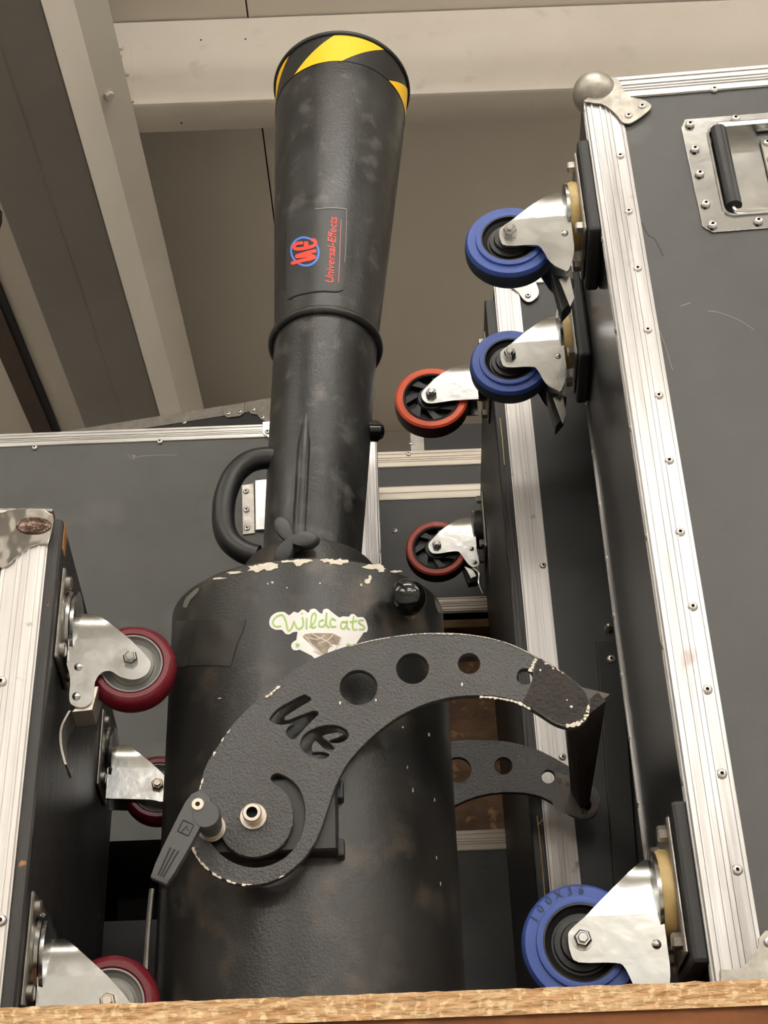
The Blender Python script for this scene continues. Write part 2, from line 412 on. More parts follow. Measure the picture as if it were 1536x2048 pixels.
def shelf():
    s = empty('shelf_board', (0, 2.1, SHELF - .018))
    tag(s, 'brown OSB shelf deck carrying the cases and the cannon', 'shelf')
    lp = empty('lip_board', (0, 1.055, SHELF - .06)); tag(lp, 'raw OSB board whose rough cut edge runs along the bottom', 'board')
    bm = nb(); Yf = 1.03; N = 330; X0, X1 = -1.3, 1.3; rows = [0, .003, .006, .009, .012, .015, .018]
    grid = []
    for i in range(N + 1):
        x = X0 + (X1 - X0) * i / N; col = []
        for j, h in enumerate(rows):
            d = mnoise.noise(V((x * 45, h * 220, 3))) * .0022 + mnoise.noise(V((x * 120, h * 400, 9))) * .0014
            zz = LIP - .018 + h + (mnoise.noise(V((x * 110, 7, 2))) * .0011 if j == len(rows) - 1 else 0)
            col.append(bm.verts.new((x, Yf + d, zz)))
        col.append(bm.verts.new((x, Yf + .02, LIP - .0002))); grid.append(col)
    for A, B in zip(grid, grid[1:]):
        for j in range(len(A) - 1): bm.faces.new((A[j], B[j], B[j + 1], A[j + 1]))
    finish('cut_edge', bm, 'osb', lp, True)
    bm = nb(); box(bm, (X0, Yf + .003, LIP - .018), (X1, 1.052, LIP - .0005)); finish('front_lip', bm, 'osb_under', lp, True)
    bm = nb(); box(bm, (X0, 1.034, SHELF - .06), (X1, 1.048, LIP - .0181)); finish('riser', bm, 'osb_under', lp, True)
    bm = nb(); box(bm, (X0, 1.0485, SHELF - .018), (X1, 3.1, SHELF)); finish('deck', bm, 'osb_under', s, True)
    f = structure(empty('rack_frame', (0, 2.1, -CZ)))  # unseen steel rack frame that carries the deck
    for x in (-1.24, 1.24):
        for y in (1.2, 3.0):
            bm = nb(); box(bm, (x - .04, y - .04, -CZ), (x + .04, y + .04, SHELF - .018), .003, 1); finish('upright', bm, 'steel_frame', f, True)
    for y in (1.2, 3.0):
        bm = nb(); box(bm, (-1.2, y - .025, SHELF - .12), (1.2, y + .025, SHELF - .0185), .004, 1); finish('cross_beam', bm, 'steel_frame', f, True)
shelf()

# ------------------------------------------------------------------ flight-case kit
def trim(name, root, p0, p1, nA, nB, wa=.032, wb=.032, th=.0016, m='alu_z', ridges=True, world=False):
    """L profile along the edge p0-p1 where faces with normals nA, nB meet; ribbed like extruded case edging"""
    nA = V(nA); nB = V(nB); p0 = V(p0); p1 = V(p1)
    def flange(wd):
        pts = []
        if ridges:
            for f0, f1 in ((.10, .16), (.34, .40), (.50, .54), (.62, .66), (.90, .97)):
                pts += [(f0, 0), (f0 + .008, .0011), (f1, .0011), (f1 + .008, 0)]
        return pts
    pol = [(0, -wa), (th, -wa)]
    for f, h in reversed(flange(wa)): pol.append((th + h, -wa * f))
    pol += [(th, th * .3), (th * .3, th)]
    for f, h in flange(wb): pol.append((-wb * f, th + h))
    pol += [(-wb, th), (-wb, 0), (0, 0)]
    bm = nb(); prism(bm, [p0 + nA * a + nB * b for a, b in pol], p1 - p0)
    return finish(name, bm, m, root, world)

def px_plate(name, root, pxs, pt, n, th, m, smooth_n=0, bev=.0006, lift=0.):
    """a plate lying on the plane (pt, n): outline given by pixels, thickness th towards n"""
    n = V(n).normalized()
    P = [on_plane(p, pt, n) + n * lift for p in pxs]
    if smooth_n: P = catmull(P, smooth_n, True)
    bm = nb(); prism(bm, P, n * th, bev)
    return finish(name, bm, m, root, True)

# ---- casters -------------------------------------------------------------
def hexbolt(bm, c, ax, r, h, seg=6): lathe(bm, [(0, 0), (r, 0), (r, h * .8), (r * .8, h), (0, h)], c, ax, seg)
def spec_blue():
    return dict(R=.05, W=.034, plate=(.043, .056), ring=(.004, .0145, .038), ringm='nylon', axle=(.082, -.0375),
        hw=.0245, v0=-.019, top=.031, umin=.0145, utop=.022,
        side=[(.0145, -.019), (.078, -.019), (.091, -.029), (.0935, -.035), (.0928, -.047), (.087, -.055), (.058, -.0568), (.050, -.062), (.042, -.083), (.030, -.094), (.024, -.0955), (.0165, -.075), (.0145, -.06)],
        tyre='rubber_blue', tread='tread_dark', hub='hub_black', rim=.64, style='blue', nut='zinc', pins=[(.023, -.044)], brake='blade')
def spec_orange(fixed):
    side = [(.017, -.012), (.078, -.012), (.094, -.03), (.097, -.038), (.094, -.048), (.084, -.053), (.052, -.05)]
    side += [(.017, -.05)] if fixed else [(.044, -.056), (.035, -.072), (.027, -.081), (.019, -.081), (.0145, -.074), (.017, -.05)]
    return dict(R=.0525, W=.03, plate=(.04, .054), ring=(.004, .017, .033), ringm='hub_black', axle=(.083, -.038),
        hw=.021, v0=-.012, top=.022, umin=.017, utop=.034, side=side, tyre='pu_orange' if fixed else 'pu_rust', tread='pu_tread', hub='hub_black', rim=.77, style='spoke',
        nut='zinc', pins=[] if fixed else [(.025, -.047), (.022, -.073)], brake=None if fixed else 'tab')
def spec_maroon(brake):
    side = [(.010, -.02), (.066, -.02), (.083, -.038), (.0865, -.046), (.0835, -.055), (.073, -.0605), (.060, -.058)]
    side += [(.050, -.052), (.042, -.054), (.037, -.063), (.037, -.078), (.031, -.0865), (.022, -.087), (.0155, -.081), (.0145, -.06), (.010, -.045)] if brake else [(.010, -.056)]
    return dict(R=.041, W=.03, plate=(.04, .046), ring=(.004, .010, .036), ringm='zinc', axle=(.068, -.041),
        hw=.022, v0=-.02, top=.015, umin=.0115, utop=.026, side=side, tyre='pu_maroon', tread='pu_maroon', hub='hub_grey', rim=.70, style='plain',
        nut='zinc' if brake else 'bolt_steel', pins=[(.021, -.048), (.0215, -.077)] if brake else [], brake='lever' if brake else None)
_cache = {}
def caster_meshes(key, sp, sg):
    """list of (name, mesh, loc) in caster space: x outward*sg, y depth, z up; origin = mount centre on the board"""
    if (key, sg) in _cache: return _cache[(key, sg)]
    out = []
    def add(name, bm, m, smooth=True, sharp=35):
        bmesh.ops.remove_doubles(bm, verts=bm.verts, dist=1e-6); bmesh.ops.recalc_face_normals(bm, faces=bm.faces)
        me = bpy.data.meshes.new(name); bm.to_mesh(me); bm.free()
        for k in (m if isinstance(m, list) else [m]): me.materials.append(MATS[k])
        if smooth:
            me.polygons.foreach_set('use_smooth', [True] * len(me.polygons)); me.set_sharp_from_angle(angle=radians(sharp))
        out.append((name, me))
    S = lambda u, y, v: V((u * sg, y, v))
    ax = (sg, 0, 0); hw = sp['hw']; t = .0026
    # fork: hood (arched sheet) + two side cheeks, one mesh
    bm = nb(); K = 14; M = 5
    umaxT, uv0 = sp['utop'], max(u for u, v in sp['side'][:3] if v >= sp['v0'] - 1e-6)
    for inner in (0, 1):
        g = []
        for i in range(K + 1):
            a = pi * i / K; rr = hw - t * inner; y = -cos(a) * rr
            h = sin(a) ** .8 if 0 < i < K else 0
            v = sp['v0'] + (sp['top'] - sp['v0'] - t * inner) * h
            f = (v - sp['v0']) / (sp['top'] - sp['v0']); u1 = uv0 + (umaxT - uv0) * f
            g.append([bm.verts.new(S(sp['umin'] + (u1 - sp['umin']) * j / M, y, v)) for j in range(M + 1)])
        for A, B in zip(g, g[1:]):
            for j in range(M): bm.faces.new((A[j], A[j + 1], B[j + 1], B[j]))
        if inner == 0: outer_g = g
        else:
            for A, B, C_, D in zip(outer_g, outer_g[1:], g, g[1:]):
                bm.faces.new((A[-1], B[-1], D[-1], C_[-1]))
    for s in (-1, 1):
        P = catmull([S(u, s * hw, v) for u, v in sp['side'][1:]], 3)
        P = [S(sp['side'][0][0], s * hw, sp['side'][0][1])] + P
        prism(bm, P, (0, -s * t, 0))
    lathe(bm, [(0, sp['umin'] - .0005), (sp['ring'][2] * .98, sp['umin'] - .0005), (sp['ring'][2], sp['umin'] + .003), (hw, sp['umin'] + .006), (0, sp['umin'] + .006)], (0, 0, 0), ax, 32)
    add('caster', bm, 'zinc', True, 30)
    pw, pv = sp['plate']
    bm = nb(); box(bm, S(0, -pw, -pv), S(.004, pw, pv), .0015, 1)
    for y in (-1, 1):
        for v in (-1, 1): hexbolt(bm, S(.004, y * (pw - .011), v * (pv - .012)), ax, .0068, .008 if sp['style'] != 'plain' else .0055, 6 if sp['style'] != 'plain' else 16)
    add('mounting_plate', bm, 'zinc_dull', True, 30)
    a, b, r = sp['ring']; bm = nb(); lathe(bm, [(0, a), (r, a), (r * 1.02, (a + b) / 2), (r * .96, b), (0, b)], (0, 0, 0), ax, 36); add('swivel_ring', bm, sp['ringm'])
    # wheel
    u0, v0 = sp['axle']; C0 = S(u0, 0, v0); R = sp['R']; W = sp['W'] / 2; rim = R * sp['rim']
    bm = nb()
    if sp['style'] == 'blue':
        prof = [(rim, -W * .98), (rim * 1.06, -W), (rim * 1.16, -W * .96), (rim * 1.18, -W * .80), (rim * 1.24, -W * .80), (R * .93, -W * .78), (R * .985, -W * .5), (R, 0), (R * .985, W * .5), (R * .93, W * .78), (rim * 1.16, W * .96), (rim, W * .98)]
        mi = [0, 0, 0, 0, 0, 0, 1, 1, 0, 0, 0, 0]
    else:
        prof = [(rim, -W * .94), (rim * 1.04, -W), (R * .93, -W), (R * .985, -W * .82), (R, -W * .4), (R, W * .4), (R * .985, W * .82), (R * .93, W), (rim, W * .94)]
        if sp['style'] == 'plain': prof = [(rim, -W * .9), (rim * 1.05, -W), (R * .84, -W), (R * .92, -W * .86), (R * .975, -W * .6), (R, -W * .2), (R, W * .2), (R * .975, W * .6), (R * .92, W * .86), (R * .84, W), (rim, W * .9)]
        mi = [0, 0, 0, 1, 1, 1, 0, 0, 0] if sp['style'] == 'spoke' else [0] * 11
    lathe(bm, prof, C0, (0, 1, 0), 56, True, mi); add('tyre', bm, [sp['tyre'], sp['tread']], True, 28)
    bm = nb()
    if sp['style'] == 'spoke':
        lathe(bm, [(rim, -W * .9), (rim * .93, -W * .98), (rim * .9, -W * .85), (rim * .9, W * .85), (rim, W * .9)], C0, (0, 1, 0), 48, True)
        lathe(bm, [(0, -W * .9), (R * .36, -W * .9), (R * .4, -W * .7), (R * .4, W * .7), (0, W * .9)], C0, (0, 1, 0), 32)
        lathe(bm, [(0, -W * .05), (rim * .92, -W * .05), (rim * .92, W * .05), (0, W * .05)], C0, (0, 1, 0), 32)
        for k in range(7):
            a = 2 * pi * k / 7; a2 = a + .42
            p = [C0 + V((cos(q) * r_, -W * .72, sin(q) * r_)) for q, r_ in ((a - .2, R * .37), (a + .22, R * .37), (a2 + .2, rim * .91), (a2 - .14, rim * .91))]
            prism(bm, p, (0, W * 1.4, 0))
    else:
        lathe(bm, [(rim, -W * .96), (rim * .95, -W * .98), (rim * .9, -W * .7), (rim * .78, -W * .5), (rim * .72, -W * .5), (rim * .70, -W * .72), (rim * .56, -W * .74), (rim * .52, -W * .95), (0, -W * .95), (0, W * .95), (rim * .52, W * .95), (rim * .7, W * .5), (rim * .95, W * .98), (rim, W * .96)], C0, (0, 1, 0), 48)
    add('wheel_hub', bm, sp['hub'], True, 25)
    bm = nb(); big = 1.0 if sp['style'] != 'plain' else .95
    lathe(bm, [(0, 0), (.0085 * big, 0), (.0085 * big, .0012), (0, .0012)], S(u0, -hw, v0), (0, -1, 0), 20)
    lathe(bm, [(0, 0), (.0075 * big, 0), (.0075 * big, .005), (.006 * big, .0065), (.0045, .0065), (.0045, .009), (.0038, .0096), (0, .0096)], S(u0, -hw - .001, v0), (0, -1, 0), 6)
    add('axle_nut', bm, sp['nut'], True, 30)
    for u, v in sp['pins']:
        bm = nb(); lathe(bm, [(0, .0028), (.0022, .0024), (.0038, .001), (.004, 0)], S(u, -hw, v), (0, -1, 0), 14); add('pin', bm, 'zinc')
    if sp['brake'] == 'blade':
        bm = nb(); prism(bm, [S(*q) for q in ((.040, .0, -.078), (.016, .0, -.088), (.022, .0, -.118), (.034, .0, -.132))], (0, .020, 0), .001)
        add('brake_pedal', bm, 'brake_black', False)
        bm = nb(); prism(bm, [S(*q) for q in ((.022, -.012, -.094), (.034, -.012, -.098), (.026, -.012, -.137), (.020, -.012, -.125))], (0, -.0022, 0), .0004); add('brake_blade', bm, 'zinc', False)
    elif sp['brake'] == 'tab':
        bm = nb(); prism(bm, [S(*q) for q in ((.042, 0, -.07), (.016, 0, -.078), (.018, 0, -.098), (.034, 0, -.1))], (0, .018, 0), .001); add('brake_pedal', bm, 'brake_black', False)
        bm = nb(); P = [S(.024, -.012, -.078), S(.015, -.013, -.09), S(.017, -.014, -.108), S(.012, -.014, -.128)]; tube(bm, catmull(P, 4), .0045, 8, scale=[1 - .8 * i / 12 for i in range(13)]); add('brake_lever', bm, 'zinc')
        bm = nb(); prism(bm, [S(*q) for q in ((.040, -.016, -.076), (.026, -.016, -.083), (.020, -.016, -.096), (.030, -.016, -.1), (.034, -.016, -.088))], (0, .004, 0), .0005); add('brake_link', bm, 'zinc', False)
    elif sp['brake'] == 'lever':
        bm = nb(); prism(bm, [S(*q) for q in ((.037, -.019, -.066), (.040, -.019, -.066), (.036, -.019, -.089), (.018, -.019, -.091), (.020, -.019, -.088), (.033, -.019, -.086))], (0, .036, 0), .0004); add('brake_link', bm, 'bolt_steel', False)
        bm = nb(); P = catmull([S(.015, 0, -.089), S(.009, 0, -.105), S(.010, 0, -.122), S(.0155, 0, -.140)], 5)
        for i in range(len(P) - 1):
            a, b = P[i], P[i + 1]; o_ = S(.002, 0, 0)
            prism(bm, [a + V((0, -.018, 0)), b + V((0, -.018, 0)), b + o_ + V((0, -.018, 0)), a + o_ + V((0, -.018, 0))], (0, .036, 0))
        add('brake_lever', bm, 'zinc_dull', False)
    _cache[(key, sg)] = out
    return out
def caster(root, key, sp, sg, pos, label, tilt=0.):
    ms = caster_meshes(key, sp, sg)
    o = link(ms[0][0], ms[0][1], root, pos, (tilt, 0, 0)); o['label'] = label
    for n, me in ms[1:]: link(n, me, o)
    return o

# ------------------------------------------------------------------ case on the right, with blue casters
def right_case():
    X0, Y0 = .244, 1.10; yaw = -radians(3.5); Wd, Dp, H = .58, .345, 1.188 - SHELF; dz = .203 - SHELF
    r = empty('flight_case', (X0, Y0, SHELF + .001), yaw)
    tag(r, 'tall black flight case at right with blue wheels and recessed handle', 'flight case')
    M = ROOT[r.name]; R3 = M.to_3x3(); nF = R3 @ V((0, -1, 0)); nS = R3 @ V((-1, 0, 0)); pt = V((X0, Y0, SHELF))
    bm = nb(); box(bm, (.0005, .035, .0005), (Wd, Dp, H)); finish('body', bm, 'laminate_gloss', r)
    # front panel with the opening for the handle dish
    q = lambda p: to_local(r, on_plane(p, pt, nF))
    hl, hb = q((1422, 268)), q((1455, 424)); hx0, hx1 = .124, .124 + .125; hz0, hz1 = .767 + dz, .897 + dz
    bm = filled([[(0, 0), (Wd, 0), (Wd, H), (0, H)], [(hx0, hz0), (hx1, hz0), (hx1, hz1), (hx0, hz1)]], .009)
    bm.transform(Matrix(((1, 0, 0, 0), (0, 0, -1, .0), (0, 1, 0, 0), (0, 0, 0, 1))))
    finish('front_panel', bm, 'laminate', r)
    bm = nb(); box(bm, (.0, .009, 0), (.004, Dp, H)); finish('side_panel', bm, 'laminate_gloss', r)
    trim('edge_profile', r, (0, 0, 0), (0, 0, H - .02), (0, -1, 0), (-1, 0, 0), .038, .018, m='alu_z')
    trim('edge_profile', r, (.03, 0, H), (Wd, 0, H), (0, -1, 0), (0, 0, 1), .033, .03, m='alu_x')
    trim('edge_profile', r, (0, 0, 0), (Wd, 0, 0), (0, -1, 0), (0, 0, -1), .033, .002, .0004, m='alu_x', ridges=False)
    trim('edge_profile', r, (0, Dp, 0), (0, Dp, H), (-1, 0, 0), (0, 1, 0), .012, .03, m='alu_z')
    # rivets up the front profile
    for p in ((1240, 314), (1257, 425), (1275, 539), (1295, 662), (1317, 793), (1338, 923), (1360, 1066), (1385, 1215), (1414, 1381), (1443, 1549), (1474, 1741), (1428, 181)):
        rivet_px(r, p, pt, nF, lift=.0015)
    for z in (.165, .29, .40, .52, .64, .76): rivet(r, (-.0015, .010, z + dz), (-1, 0, 0))
    for z in [.1 + .075 * i for i in range(11)]: rivet(r, (-.0015, Dp - .008, z + dz), (-1, 0, 0))
    for pts, wd, mm in (([(1284, 446), (1296, 470), (1310, 480), (1326, 512)], 2.2, 'laminate_dark'), ([(1416, 622), (1440, 626), (1480, 642), (1508, 660)], 1.6, 'grey_chip'), ([(1362, 612), (1380, 606)], 1.6, 'grey_chip'), ([(1318, 660), (1330, 690), (1345, 740)], 1.2, 'grey_chip')):
        bm = nb(); stroke2d(bm, pts, wd)
        for v in bm.verts: v.co = on_plane((v.co.x, v.co.y), pt, nF) + nF * .0003
        finish('scratch', bm, mm, r, True)
    # ball corner, top
    bm = nb(); c = V((.012, .008, H - .012)); lathe(bm, [(0, -.025)] + [(.025 * sin(a), -.025 * cos(a)) for a in [pi * k / 14 for k in range(1, 14)]] + [(0, .025)], c, (0, 0, 1), 24)
    k = finish('ball_corner', bm, 'corner_steel', r, smooth=True)
    for pxs in ([(1166, 206), (1180, 196), (1196, 172), (1206, 158), (1236, 160), (1248, 186), (1262, 198), (1280, 200), (1300, 210), (1302, 218), (1290, 230), (1272, 243), (1258, 250), (1244, 247), (1236, 236), (1222, 222), (1204, 210)],):
        px_plate('corner_plate', k, pxs, pt + nF * .0028, nF, .0022, 'corner_steel', 2)
    for p in ((1284, 213), (1257, 232)): rivet_px(k, p, pt + nF * .0045, nF)
    # bottom corner, right of the lowest wheel
    pl = px_plate('corner_plate', r, [(1440, 1940), (1480, 1940), (1496, 1925), (1518, 1896), (1516, 1878), (1530, 1862), (1560, 1860), (1580, 1985), (1440, 1985)], pt + nF * .0028, nF, .002, 'corner_steel', 0)
    rivet_px(r, (1538, 1884), pt + nF * .0045, nF)
    # recessed handle
    fr = [(.0985, .9), (.104, .912), (.275, .912), (.275, .748), (.110, .748), (.1005, .757)]
    fr = [(x, z + dz) for x, z in fr]
    rr = .012; inner = []
    for cx, cz, a0 in ((hx0 + rr, hz0 + rr, pi), (hx1 - rr, hz0 + rr, 1.5 * pi), (hx1 - rr, hz1 - rr, 0), (hx0 + rr, hz1 - rr, .5 * pi)):
        inner += [(cx + rr * cos(a0 + pi / 2 * t / 5), cz + rr * sin(a0 + pi / 2 * t / 5)) for t in range(6)]
    bm = filled([fr, inner], .0018, .0004)
    bm.transform(Matrix(((1, 0, 0, 0), (0, 0, -1, -.0018), (0, 1, 0, 0), (0, 0, 0, 1))))
    hd = finish('handle_dish', bm, 'zinc', r); hd['label'] = 'zinc dish with black grip'
    bm = nb(); A = [bm.verts.new((x, -.0016, z)) for x, z in inner]
    cx, cz = (hx0 + hx1) / 2, (hz0 + hz1) / 2
    B = [bm.verts.new((cx + (x - cx) * 1.0, -.0042, cz + (z - cz) * 1.0)) for x, z in inner]
    B2 = [bm.verts.new((cx + (x - cx) * .965, -.0036, cz + (z - cz) * .965)) for x, z in inner]
    Cc = [bm.verts.new((cx + (x - cx) * .93, .014, cz + (z - cz) * .93)) for x, z in inner]
    n_ = len(A)
    for i in range(n_):
        j = (i + 1) % n_
        for P_, Q_ in ((A, B), (B, B2), (B2, Cc)): bm.faces.new((P_[i], P_[j], Q_[j], Q_[i]))
    bm.faces.new(Cc); finish('dish_bowl', bm, 'zinc', hd, smooth=True)
    gx = .137; bm = nb(); cyl(bm, (gx, -.001, .782 + dz), (gx, -.001, .893 + dz), .0088, seg=20); finish('grip', bm, 'black_plastic', hd, smooth=True)
    bm = nb(); tube(bm, catmull([(x, y, z + dz) for x, y, z in ((gx, -.001, .786), (gx, -.001, .778), (gx + .006, -.001, .7735), (gx + .03, 0, .773), (gx + .09, 0, .773))], 5), .0036, 10); finish('handle_bar', bm, 'zinc', hd, smooth=True)
    bm = nb(); tube(bm, catmull([(x, y, z + dz) for x, y, z in ((gx, -.001, .888), (gx, -.001, .8965), (gx + .006, -.001, .9), (gx + .03, 0, .9), (gx + .09, 0, .9))], 5), .0036, 10); finish('handle_bar', bm, 'zinc', hd, smooth=True)
    bm = nb(); box(bm, (gx + .046, .0125, .772 + dz), (gx + .09, .0095, .885 + dz), .0008, 1); finish('hinge_leaf', bm, 'zinc_dull', hd)
    for z in (.79, .823, .853, .878): rivet(hd, (gx + .053, .0095, z + dz), (0, -1, 0), RIVB)
    for x, z in ((.108, .902), (.108, .865), (.108, .829), (.108, .786), (.1105, .7565), (.158, .757), (.158, .905)): rivet(hd, (x, -.0036, z + dz), (0, -1, 0), RIVB)
    # pads and casters on the wheel side
    for (y, zc, lab) in ((.058, 1.040 - SHELF, 'zinc caster with blue wheel'), (.285, 1.042 - SHELF, 'zinc caster with blue wheel'), (.058, .285 - SHELF, 'zinc caster with blue wheel')):
        bm = nb(); hgt = .066
        lo, hi = (-.0155, y - .052, zc - hgt), (0, y + .052, zc + hgt)
        box(bm, lo, hi, .004, 2); finish('caster_pad', bm, 'pad_black', r)
        cs = caster(r, 'blue', spec_blue(), -1, (-.0155, y, zc), lab)
        if zc < .3:      # embossed size on the lowest tyre
            sp = spec_blue(); u0, v0 = sp['axle']; bm = nb()
            for i, ch in enumerate('100X36'):
                t = text_bm(ch, .1, .01); ang = radians(150 - 13.0 * i); rad = .0398
                xs = [v.co.x for v in t.verts]; mx = (min(xs) + max(xs)) / 2
                for v in t.verts:
                    tx, ty = (v.co.x - mx) * .0098, v.co.y * .0098
                    ex = V((sin(ang), 0, -cos(ang))); ey = V((cos(ang), 0, sin(ang)))
                    v.co = V((-u0, -sp['W'] / 2 * .80 - .0006, v0)) + ey * (rad + ty) + ex * tx
                me = bpy.data.meshes.new('tmp'); t.to_mesh(me); t.free(); bm.from_mesh(me); bpy.data.meshes.remove(me)
            finish('lettering', bm, 'rubber_blue_dark', cs)
    # scuffed paint where the lowest pad was knocked
    return r
right_case()

# ------------------------------------------------------------------ case on the left, maroon casters
def left_case():
    X0, Y0 = -.317, 1.11; yaw = radians(5.3); Wd, Dp, H = .5, .545, .642 - SHELF + .012
    r = empty('flight_case', (X0, Y0, SHELF + .001), yaw)
    tag(r, 'low flight case at left edge with maroon wheels and dented corner', 'flight case')
    R3 = ROOT[r.name].to_3x3(); nF = R3 @ V((0, -1, 0)); pt = V((X0, Y0, SHELF))
    bm = nb(); box(bm, (-Wd, 0, 0), (0, Dp, H)); finish('body', bm, 'laminate', r)
    bm = nb(); N = 10; 
    box(bm, (.0005, .003, .0), (.014, Dp + .002, H - .006), .002, 1); b = finish('wheel_board', bm, 'ply_worn', r)
    bm = nb(); box(bm, (.003, .010, H - .035), (.0146, .03, H - .005), .002, 1); finish('bare_edge', bm, 'bare_wood', b)
    trim('edge_profile', r, (0, 0, 0), (0, 0, H - .02), (0, -1, 0), (1, 0, 0), .037, .004, .0014, m='alu_white')
    trim('edge_profile', r, (-Wd, 0, H), (-.02, 0, H), (0, -1, 0), (0, 0, 1), .037, .03, m='alu_x')
    q = pt + nF * .0022
    # dented chrome corner: a bulged skin wrapping front and top
    P = [on_plane(p, q, nF) for p in [(-30, 1030), (8, 1030), (12, 1024), (60, 1019), (88, 1021), (106, 1032), (108, 1045), (103, 1070), (98, 1089), (75, 1088), (55, 1095), (38, 1112), (22, 1130), (5, 1138), (-30, 1136)]]
    bm = nb(); prism(bm, P, nF * .003, .001)
    bmesh.ops.triangulate(bm, faces=[f for f in bm.faces if len(f.verts) > 4])
    k = finish('corner_cap', bm, 'chrome', r, True)
    c = to_local(k, on_plane((68, 1052), q + nF * .003, nF))
    bm = nb(); a = 24
    rings = [(.0, .0003), (.35, .0003), (.66, .0006), (.86, .0018), (1., .0001)]
    pr = []
    for f, d in rings[1:]: pr.append([bm.verts.new(c + V((cos(t) * .0165 * f, -d, sin(t) * .0095 * f))) for t in [2 * pi * i / a for i in range(a)]])
    ce = bm.verts.new(c + V((0, -.0003, 0)))
    for i in range(a):
        bm.faces.new((ce, pr[0][i], pr[0][(i + 1) % a]))
        for A, B in zip(pr, pr[1:]): bm.faces.new((A[i], B[i], B[(i + 1) % a], A[(i + 1) % a]))
    finish('dent', bm, 'dent_brown', k, smooth=True, sharp=80)
    bm = nb(); box(bm, (-.10, .0, H), (.004, .05, H + .004), .002, 2); finish('cap_top', bm, 'chrome', k)
    for p in ((3, 1365), (2, 1842), (0, 1125)): rivet_px(r, p, pt, nF, RIVB, .0015)
    bx = .014
    for (y, z, br) in ((.058, .5585 - SHELF, True), (.415, .560 - SHELF, False), (.058, .256 - SHELF, False), (.415, .256 - SHELF, False)):
        caster(r, 'maroon%d' % br, spec_maroon(br), 1, (bx, y, z), 'zinc caster with maroon wheel')
left_case()

# ------------------------------------------------------------------ case in the middle right, orange casters
def middle_case():
    X0, Y0 = .1717, 1.53; yaw = -radians(1.8); Wd, Dp, H = .55, .60, 1.28 - SHELF; Hb = 1.228 - SHELF
    r = empty('flight_case', (X0, Y0, SHELF + .001), yaw)
    tag(r, 'black flight case with orange wheels behind the blue-wheeled case', 'flight case')
    R3 = ROOT[r.name].to_3x3(); nF = R3 @ V((0, -1, 0)); pt = V((X0, Y0, SHELF))
    bm = nb(); box(bm, (.0, 0, 0), (Wd, Dp, H)); finish('body', bm, 'laminate_mid', r)
    bm = nb(); box(bm, (-.0175, .004, 0), (-.0005, Dp + .002, Hb), .0015, 1); finish('wheel_board', bm, 'ply_black', r)
    trim('edge_profile', r, (0, 0, 0), (0, 0, H), (0, -1, 0), (-1, 0, 0), .0325, .003, .0014, m='alu_white')
    trim('edge_profile', r, (0, 0, H), (Wd, 0, H), (0, -1, 0), (0, 0, 1), .032, .03, m='alu_x')
    px_plate('corner_plate', r, [(1000, 560), (1060, 555), (1075, 575), (1078, 590), (1068, 602), (1056, 606), (1046, 600), (1038, 588), (1030, 580)], pt + nF * .0028, nF, .002, 'zinc_dull', 2)
    for p in ((1056, 592),): rivet_px(r, p, pt + nF * .0045, nF)
    for p in ((1086, 1132), (1125, 1515)): rivet_px(r, p, pt, nF, lift=.0015)
    for P in ([(1000, 836), (1005, 880), (1009, 930)], [(1074, 1632), (1082, 1700), (1090, 1796)], [(1076, 1650), (1092, 1632)]):
        bm = nb(); tube(bm, [on_plane(p, pt + V((0, .003, 0)), nF) for p in P], .0008, 6); finish('splinter', bm, 'nylon', r, True)
    bm = nb(); P = [on_plane(p, pt, nF) for p in ((1192, 1288), (1240, 1288), (1290, 1960), (1240, 1960))]; prism(bm, P, nF * .008, .001); finish('batten', bm, 'laminate_dark', r, True)
    rivet_px(r, (1222, 1318), pt + nF * .008, nF, RIVB)
    bm = nb(); c = on_plane((1216, 1258), pt, nF); lathe(bm, [(0, 0), (.005, 0), (.0045, .006), (.002, .012), (0, .013)], c, nF, 10); finish('screw', bm, 'bolt_steel', r, True, True)
    for (y, z, fx) in ((.072, 1.140 - SHELF, True), (.490, 1.124 - SHELF, False)):
        caster(r, 'orange%d' % fx, spec_orange(fx), -1, (-.0175, y, z), 'zinc caster with orange wheel')
middle_case()

